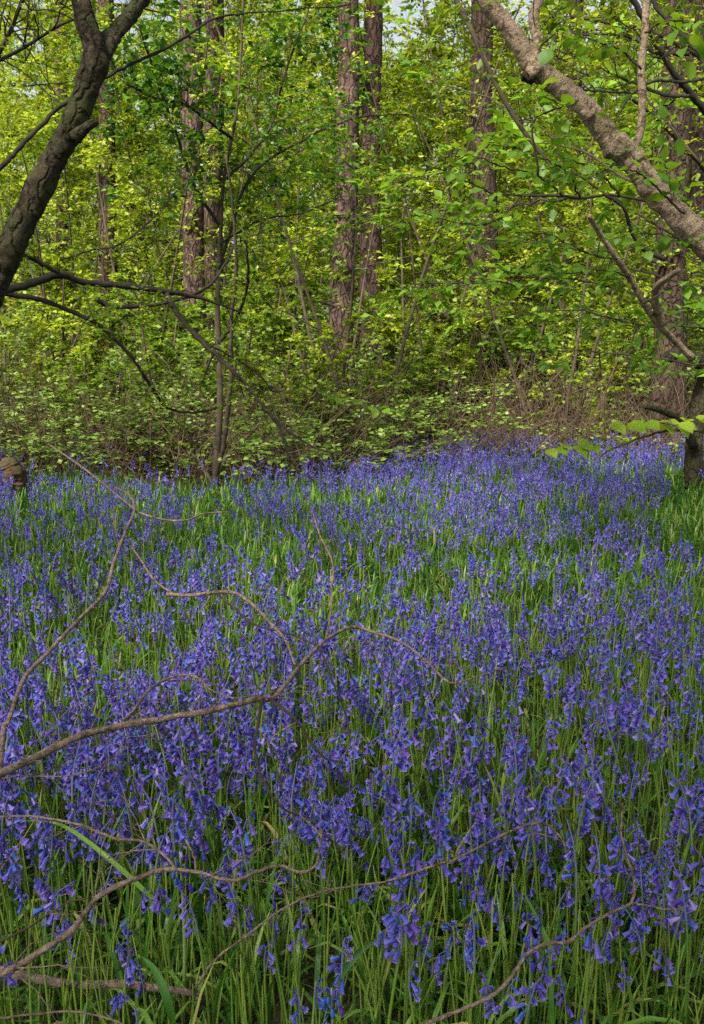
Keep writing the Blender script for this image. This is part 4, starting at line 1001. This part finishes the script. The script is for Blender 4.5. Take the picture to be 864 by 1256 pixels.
for k, (x, y, lab) in enumerate(((-4.6, -3.2, 'tall beech left of the camera'), (3.6, -2.4, 'tall beech right of the camera'), (-.2, -3.6, 'tall beech behind the camera'), (-5.0, -5.6, 'rear beech on the left side'), (4.2, -6.0, 'rear beech on the right side'), (-8.6, -1.2, 'outermost beech on the left side'), (-1.2, -7.6, 'hindmost beech'))):
    z0 = float(gz(x, y)) - .05; e = root('shade_beech', (x, y, z0), lab + ', unseen, its crown added to shade the bluebells', 'beech tree')
    part('trunk', limb_mesh('trunk', [(x, y, z0), (x + .05, y, 3), (x, y + .05, 6), (x, y, 10)], [.26, .19, .17, .06], M['bark_dark'], sides=14, seg=8, rough=.08, freq=4, seed=500 + k), e)
    o = link('limbs', CL, e, (0, 0, 0), (0, 0, k * 1.3)); o['kind'] = 'stuff'; o = link('crown', CF, e, (0, 0, 0), (0, 0, k * 1.3)); o['kind'] = 'stuff'

# ---- low leafy shrubs breaking the edge of the flowers
sh = []
for k in range(3):
    st, (V, T) = hazel_variant(260 + k, 1.9, 7, .062, (9, 5, 3), 6); sh.append((st.mesh('stems', M['twig']), mk_mesh('foliage', V, [T], M['leaf_mid'] if k else M['leaf_yellow'], smooth=False)))
for k, (px, dd, s, lab) in enumerate(((20, 9.6, .9, 'low leafy shrub behind the rotten stump'), (130, 8.9, .7, 'low leafy shrub between the stump and the sapling'), (215, 9.8, 1.0, 'rounded green shrub just behind the sapling'), (345, 9.4, .8, 'bright low shrub left of the central pine foot'),
                                      (390, 9.9, .55, 'leafy shrub veiling the foot of the central pine'), (480, 10.2, .7, 'leafy shrub right of the central pine foot'), (530, 11.2, 1.1, 'wide green shrub before the dark ragged pine'), (615, 11.5, .9, 'leafy shrub behind the long thin stick'),
                                      (680, 12.0, 1.0, 'leafy shrub behind the slanting pale stick'), (748, 11.2, .9, 'bright shrub left of the thick ridged pine foot'), (850, 11.0, 1.0, 'leafy shrub behind the curved mossy trunk'), (290, 11.5, 1.2, 'taller bushy shrub deep between sapling and central pine'), (70, 11.5, 1.2, 'taller bushy shrub under the low mossy boughs'))):
    b = P(px, 500, dd); b.z = float(gz(b.x, dd)); e = root('shrub', b, lab, 'shrub', 'leafy shrubs along the clearing edge'); e.rotation_euler = (0, 0, k * 1.9); e.scale = (s * 1.15, s * 1.15, s)
    link('stems', sh[k % 3][0], e); o = link('foliage', sh[k % 3][1], e); o['kind'] = 'stuff'

# ---- rotten stump at the left
b = P(16, 612, 6.9); b.z = float(gz(b.x, b.y)) - .03
me = limb_mesh('rotten_stump', [b, b + Vector((0, 0, .12)), b + Vector((.01, 0, .24)), b + Vector((-.02, 0, .33)), b + Vector((-.04, 0, .38))], [.16, .13, .11, .08, .02], M['rot'], sides=40, seg=14, rough=.4, freq=14, rings=.12, seed=98)
o = link('rotten_stump', me); set_origin(o, b); tag(o, 'brown crumbling rotten stump at the left edge of the bluebells', 'stump')

# ------------------------------------------------------------------ fallen branches over the flowers
def fallen(name, label, cat, limbs, tw=None, seed=0, mat='deadwood'):
    """limbs: (pixels, radii px, heights, part name). heights: z at the points (interpolated)"""
    first = None
    paths = []
    for i, (pp, rr, hh, pn, *mm) in enumerate(limbs):
        z = np.interp(np.linspace(0, 1, len(pp)), np.linspace(0, 1, len(hh)), hh)
        w_ = [G(x, y, zz) for (x, y), zz in zip(pp, z)]
        rad = [q / F * v.y * .98 for q, v in zip(np.interp(np.linspace(0, 1, len(pp)), np.linspace(0, 1, len(rr)), rr), w_)]
        if first is None: first = root(name, w_[0], label, cat)
        part(pn, limb_mesh(pn, w_, rad, M[mm[0] if mm else mat], sides=10 if rad[0] > .004 else 7, seg=6, rough=.10, freq=22, rings=.10, jitter=.0005, seed=seed + i), first)
        paths.append(w_)
    if tw:
        rng = np.random.RandomState(seed)
        twigs_on(first, [p for i, p in enumerate(paths) if i in tw[0]], rng, tw[1], tw[2], .0013, 2, 'deadwood', ang=50, name='twiglets')
    return first
fallen('fallen_branch', 'long pale forked dead branch lying across the flowers from the left edge', 'fallen branch', [
    ([(-30, 966), (0, 950), (60, 921), (100, 902), (140, 892), (210, 880), (260, 871), (300, 861), (322, 856)], [6.5, 5.5, 4.5, 4, 4], [.50], 'main_limb'),
    ([(322, 857), (334, 857), (350, 840), (370, 815), (400, 785), (432, 769), (457, 775), (492, 787), (522, 810), (552, 837), (582, 831), (622, 818)], [3.4, 3, 2.4, 2, 1.6, 1.2, 1], [.50, .45, .42], 'fork'),
    ([(330, 857), (345, 868), (365, 885), (385, 915), (400, 930), (424, 936)], [2.6, 2.2, 1.6, 1.2], [.50, .44], 'fork', 'twig_dark'),
    ([(322, 858), (318, 880), (313, 920), (325, 960), (345, 990), (380, 1003)], [2.6, 2, 1.6, 1.2], [.50, .42, .36], 'fork', 'twig_dark'),
    ([(145, 891), (165, 870), (185, 845), (215, 829), (240, 830), (262, 848), (292, 858)], [2.2, 2, 1.8, 1.2, .9], [.50, .48], 'fork'),
    ([(552, 837), (575, 865), (600, 895), (625, 915)], [1.3, 1.1, .9], [.42, .38], 'fork', 'twig_dark'),
    ([(362, 887), (340, 900), (322, 915)], [1.2, .9], [.46, .44], 'fork')], ([0, 1, 4], 9, .25), 300)
fallen('fallen_branch', 'slim dead branch curving up the left side of the bluebells', 'fallen branch', [
    ([(-4, 960), (2, 930), (5, 890), (10, 885), (30, 832), (60, 800), (75, 783), (105, 752), (130, 725), (140, 690), (155, 650), (165, 626), (160, 608), (140, 597)], [3.4, 3.2, 3, 3, 2.8, 2.4, 2, 1.6, 1.4], [.46, .48, .5, .46], 'main_limb'),
    ([(165, 624), (130, 596), (110, 580), (90, 565), (60, 545)], [1.4, 1.2, 1], [.46, .44, .5], 'fork'),
    ([(165, 627), (200, 637), (230, 638), (250, 630), (280, 628)], [1.3, 1.1, .9], [.46, .45], 'fork'),
    ([(146, 672), (142, 640), (145, 620)], [1, .8], [.46, .5], 'fork')], ([0, 1], 5, .35), 310)
fallen('fallen_branch', 'thin crooked dead branch in the middle of the bluebells beyond the long forked one', 'fallen branch', [
    ([(204, 729), (235, 730), (280, 726), (305, 737), (330, 762), (350, 785), (362, 815)], [2.6, 2.4, 2, 1.6], [.46, .44], 'main_limb'),
    ([(155, 660), (175, 690), (190, 712), (215, 730)], [1.2, 1.4, 1.4], [.44], 'fork'),
    ([(265, 727), (290, 748), (310, 765), (345, 775), (370, 783), (392, 797), (410, 840), (425, 880), (430, 912)], [1.6, 1.4, 1.3, 1.2, 1], [.45, .43, .40], 'fork', 'twig_dark'),
    ([(258, 731), (250, 745), (244, 752)], [1, .8], [.45, .42], 'fork')], ([0, 2], 4, .25), 320)
fallen('dead_twig', 'thin upright pale twig with a bend in the centre of the bluebells', 'twig', [
    ([(384, 628), (392, 655), (408, 690), (407, 720), (406, 750), (400, 783)], [1, 1.1, 1.3, 1.3], [.52, .46, .40], 'main_limb')], ([0], 4, .15), 330)
fallen('fallen_branch', 'stout pale dead branch bending up from the bottom left corner', 'fallen branch', [
    ([(-30, 1206), (0, 1195), (30, 1180), (65, 1157), (90, 1140), (105, 1117), (125, 1097), (160, 1080), (200, 1067), (216, 1066)], [6.5, 6, 5, 4.6, 4, 4, 3.6, 3.2], [.34, .38, .42], 'main_limb'),
    ([(214, 1066), (245, 1070), (285, 1080), (322, 1067), (345, 1062), (370, 1070), (388, 1060), (392, 1040), (395, 1018)], [2.6, 2.4, 2.2, 1.8, 1.4], [.42, .42, .44], 'fork'),
    ([(216, 1065), (200, 1048), (175, 1032), (140, 1028), (100, 1012), (45, 1002), (-10, 1002)], [1.8, 2, 1.8, 1.6, 1.6], [.42, .46], 'fork'),
    ([(240, 1070), (238, 1050), (228, 1030)], [1.6, 1.2], [.42, .45], 'fork')], ([0, 1, 2], 7, .2), 340)
fallen('fallen_branch', 'thick reddish dead branch lying low along the bottom left behind the stems', 'fallen branch', [
    ([(-20, 1186), (0, 1191), (50, 1201), (100, 1208), (150, 1207), (200, 1213), (246, 1219)], [7, 6.5, 6.2, 5.5, 4.5], [.17, .15], 'main_limb'),
    ([(236, 1217), (265, 1176), (300, 1150), (345, 1116), (390, 1095), (432, 1087), (466, 1082)], [2.2, 1.8, 1.6, 1.4, 1], [.16, .30, .36], 'fork')], None, 350)
fallen('dead_twig', 'thin dark twig rising at the left edge above the bottom corner branch', 'twig', [
    ([(-6, 1158), (30, 1140), (65, 1118), (85, 1106), (107, 1102)], [2, 1.8, 1.4, 1], [.32, .36], 'main_limb', 'twig')], ([0], 2, .1), 360)
fallen('dead_twig', 'thin straight twig along the left edge just below the long forked branch', 'twig', [
    ([(-6, 956), (30, 952), (95, 950), (145, 926), (158, 905)], [1.2, 1.1, 1, .7], [.46], 'main_limb')], ([0], 5, .15), 365)
fallen('dead_twig', 'low arched straw-coloured twig at the very bottom left', 'twig', [
    ([(-6, 1250), (40, 1244), (90, 1241), (135, 1250), (160, 1262)], [1.8, 1.6, 1.4], [.22, .2], 'main_limb')], None, 370)
fallen('dead_twig', 'crooked pale twig climbing from the bottom edge to the right', 'twig', [
    ([(505, 1266), (527, 1254), (582, 1232), (612, 1215), (632, 1192), (647, 1170), (672, 1157), (697, 1155), (722, 1135), (752, 1118), (774, 1107), (778, 1080), (769, 1050), (762, 1020), (764, 985)], [3.2, 3, 2.8, 2.6, 2.2, 1.8, 1.4], [.34, .40, .44, .50], 'main_limb'),
    ([(774, 1107), (800, 1112), (828, 1116), (845, 1112)], [1.3, 1, .8], [.44, .43], 'fork')], None, 380)
fallen('dead_twig', 'thin bowed reddish twig lying on the right half of the near flowers', 'twig', [
    ([(440, 1086), (478, 1080), (515, 1068), (562, 1052), (602, 1032), (632, 1017), (657, 1010), (672, 1012), (690, 1030), (695, 1048)], [1.2, 1.8, 1.8, 1.6, 1.2], [.38, .44, .46, .40], 'main_limb'),
    ([(645, 1020), (668, 1024), (686, 1030)], [1, .7], [.45], 'fork')], None, 390)

# ---- broad single leaves and dark budding stalks close to the camera
def ribbon(pp, hh, wpx, seed):
    z = np.interp(np.linspace(0, 1, len(pp)), np.linspace(0, 1, len(hh)), hh)
    w_ = [G(x, y, zz) for (x, y), zz in zip(pp, z)]; p, r_ = smooth_path(w_, [1] * len(w_), seg=6); n = len(p); t = np.linspace(0, 1, n)
    tg = nrm(np.gradient(p, axis=0)); sd_ = nrm(np.cross(tg, np.array([.15, -.75, .65]))); up = np.cross(sd_, tg)
    wd = (wpx / F * p[:, 1]) * np.clip(np.sin(np.pi * np.clip(t * .8 + .18, 0, 1)), .03, 1)
    V = np.stack([p - sd_ * wd[:, None] + up * wd[:, None] * .5, p, p + sd_ * wd[:, None] + up * wd[:, None] * .5], 1).reshape(-1, 3)
    Q = np.array([(k * 3 + j, k * 3 + j + 1, k * 3 + 4 + j, k * 3 + 3 + j) for k in range(n - 1) for j in range(2)])
    return mk_mesh('strap_leaf', V, [Q], M['strap']), w_[0]
for pp, hh, wp, lab in (([(232, 1150), (190, 1105), (130, 1050), (75, 1012), (25, 1006)], [.12, .3, .33], 3.2, 'long broad green leaf slanting up behind the stout bent branch'),
                        ([(214, 1262), (205, 1225), (190, 1190), (172, 1172)], [.16, .25, .28], 6, 'pale broad leaf standing at the bottom edge left of centre'),
                        ([(700, 1262), (690, 1200), (660, 1130), (640, 1090)], [.05, .22, .32], 4, 'long green leaf rising left of the crooked pale twig'),
                        ([(395, 1262), (410, 1210), (450, 1160), (500, 1140)], [.05, .2, .26], 5, 'arched broad leaf at the bottom edge near the centre')):
    me, b0 = ribbon(pp, hh, wp, 1); o = link('strap_leaf', me); set_origin(o, b0); tag(o, lab, 'leaf')
for px, py, z_, lab in ((221, 1044, .42, 'dark unopened bluebell spike standing straight in front of the bent branch'), (407, 1212, .26, 'short dark budded bluebell spike at the bottom edge'), (652, 1150, .33, 'thin dark budded spike left of the crooked pale twig')):
    top = G(px, py, z_); b = Vector((top.x - .01, top.y, 0)); b.z = float(gz(b.x, b.y)); e = root('bluebell_spike', b, lab, 'bluebell')
    path = [b, (b + top) / 2 + Vector((.006, 0, 0)), top]
    me = limb_mesh('stem', path, [.0045, .0036, .002], M['stem'], sides=7, seg=8, rough=.04); a_ = me.attributes.new('tip', 'FLOAT', 'POINT'); a_.data.foreach_set('value', np.linspace(0.0, .35, len(me.vertices)).astype(np.float32))
    part('stem', me, e)
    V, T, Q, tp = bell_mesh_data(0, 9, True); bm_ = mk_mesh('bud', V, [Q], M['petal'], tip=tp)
    for k in range(11):
        q = path[1].lerp(top, .62 + .38 * k / 10) - b
        link('bud', bm_, e, q, (0, 0, k * 2.4), 1.7 - .06 * k)

# ---- bare sticks at the undergrowth edge
SL = ['pale slanting stick leaning out of the brambles left of the hazel shoot', 'long thin stick sloping down to the bluebells at centre right', 'crossed dry stick low in front of the thick ridged pine', 'short broken pale stick standing beside the central pine',
      'thick bleached broken branch end behind the hazel shoot', 'dark horizontal log-like branch under the brambles at the right', 'thin stick sloping left in the centre right tangle', 'dry stick arching over the bluebells left of the sapling', 'dry stick leaning at the left brambles', 'stick slanting across the foot of the central pine', 'thin bare cane rising before the dark ragged pine']
SK = [([(600, 560), (640, 533), (665, 517), (694, 508)], 11.0, [2.6, 2.2, 2]), ([(520, 370), (560, 395), (600, 418), (625, 425), (650, 455)], 11.5, [1.6, 1.8, 1.4]), ([(700, 500), (735, 485), (760, 470), (810, 440)], 11.6, [1.6, 1.2]),
      ([(473, 488), (475, 505), (479, 535)], 10.8, [2.4, 2.2, 2]), ([(775, 520), (782, 500), (783, 485)], 11.4, [6, 5, 3]), ([(620, 490), (680, 478), (730, 482), (790, 498)], 12, [3, 4, 4]), ([(560, 560), (600, 540), (650, 520), (690, 512)], 11.2, [1.5, 1.2]),
      ([(60, 545), (100, 540), (150, 560), (190, 590)], 8.6, [1.3, 1]), ([(85, 530), (90, 500), (100, 470), (115, 440)], 10.4, [1.6, 1.2]), ([(382, 488), (395, 510), (412, 540)], 10.6, [1.6, 1.4]), ([(540, 520), (555, 450), (572, 395), (590, 350)], 12, [1.6, 1])]
for k, ((pp, dd, rr), lab) in enumerate(zip(SK, SL)):
    q = px_path(pp, dd, dd + .3)
    o = link('dry_stick', limb_mesh('dry_stick', q, rpx(rr, dd), M['deadwood'] if k != 5 else M['bark_dark'], sides=7, seg=6, rough=.15, jitter=.006, seed=400 + k)); set_origin(o, q[0]); tag(o, lab, 'stick')
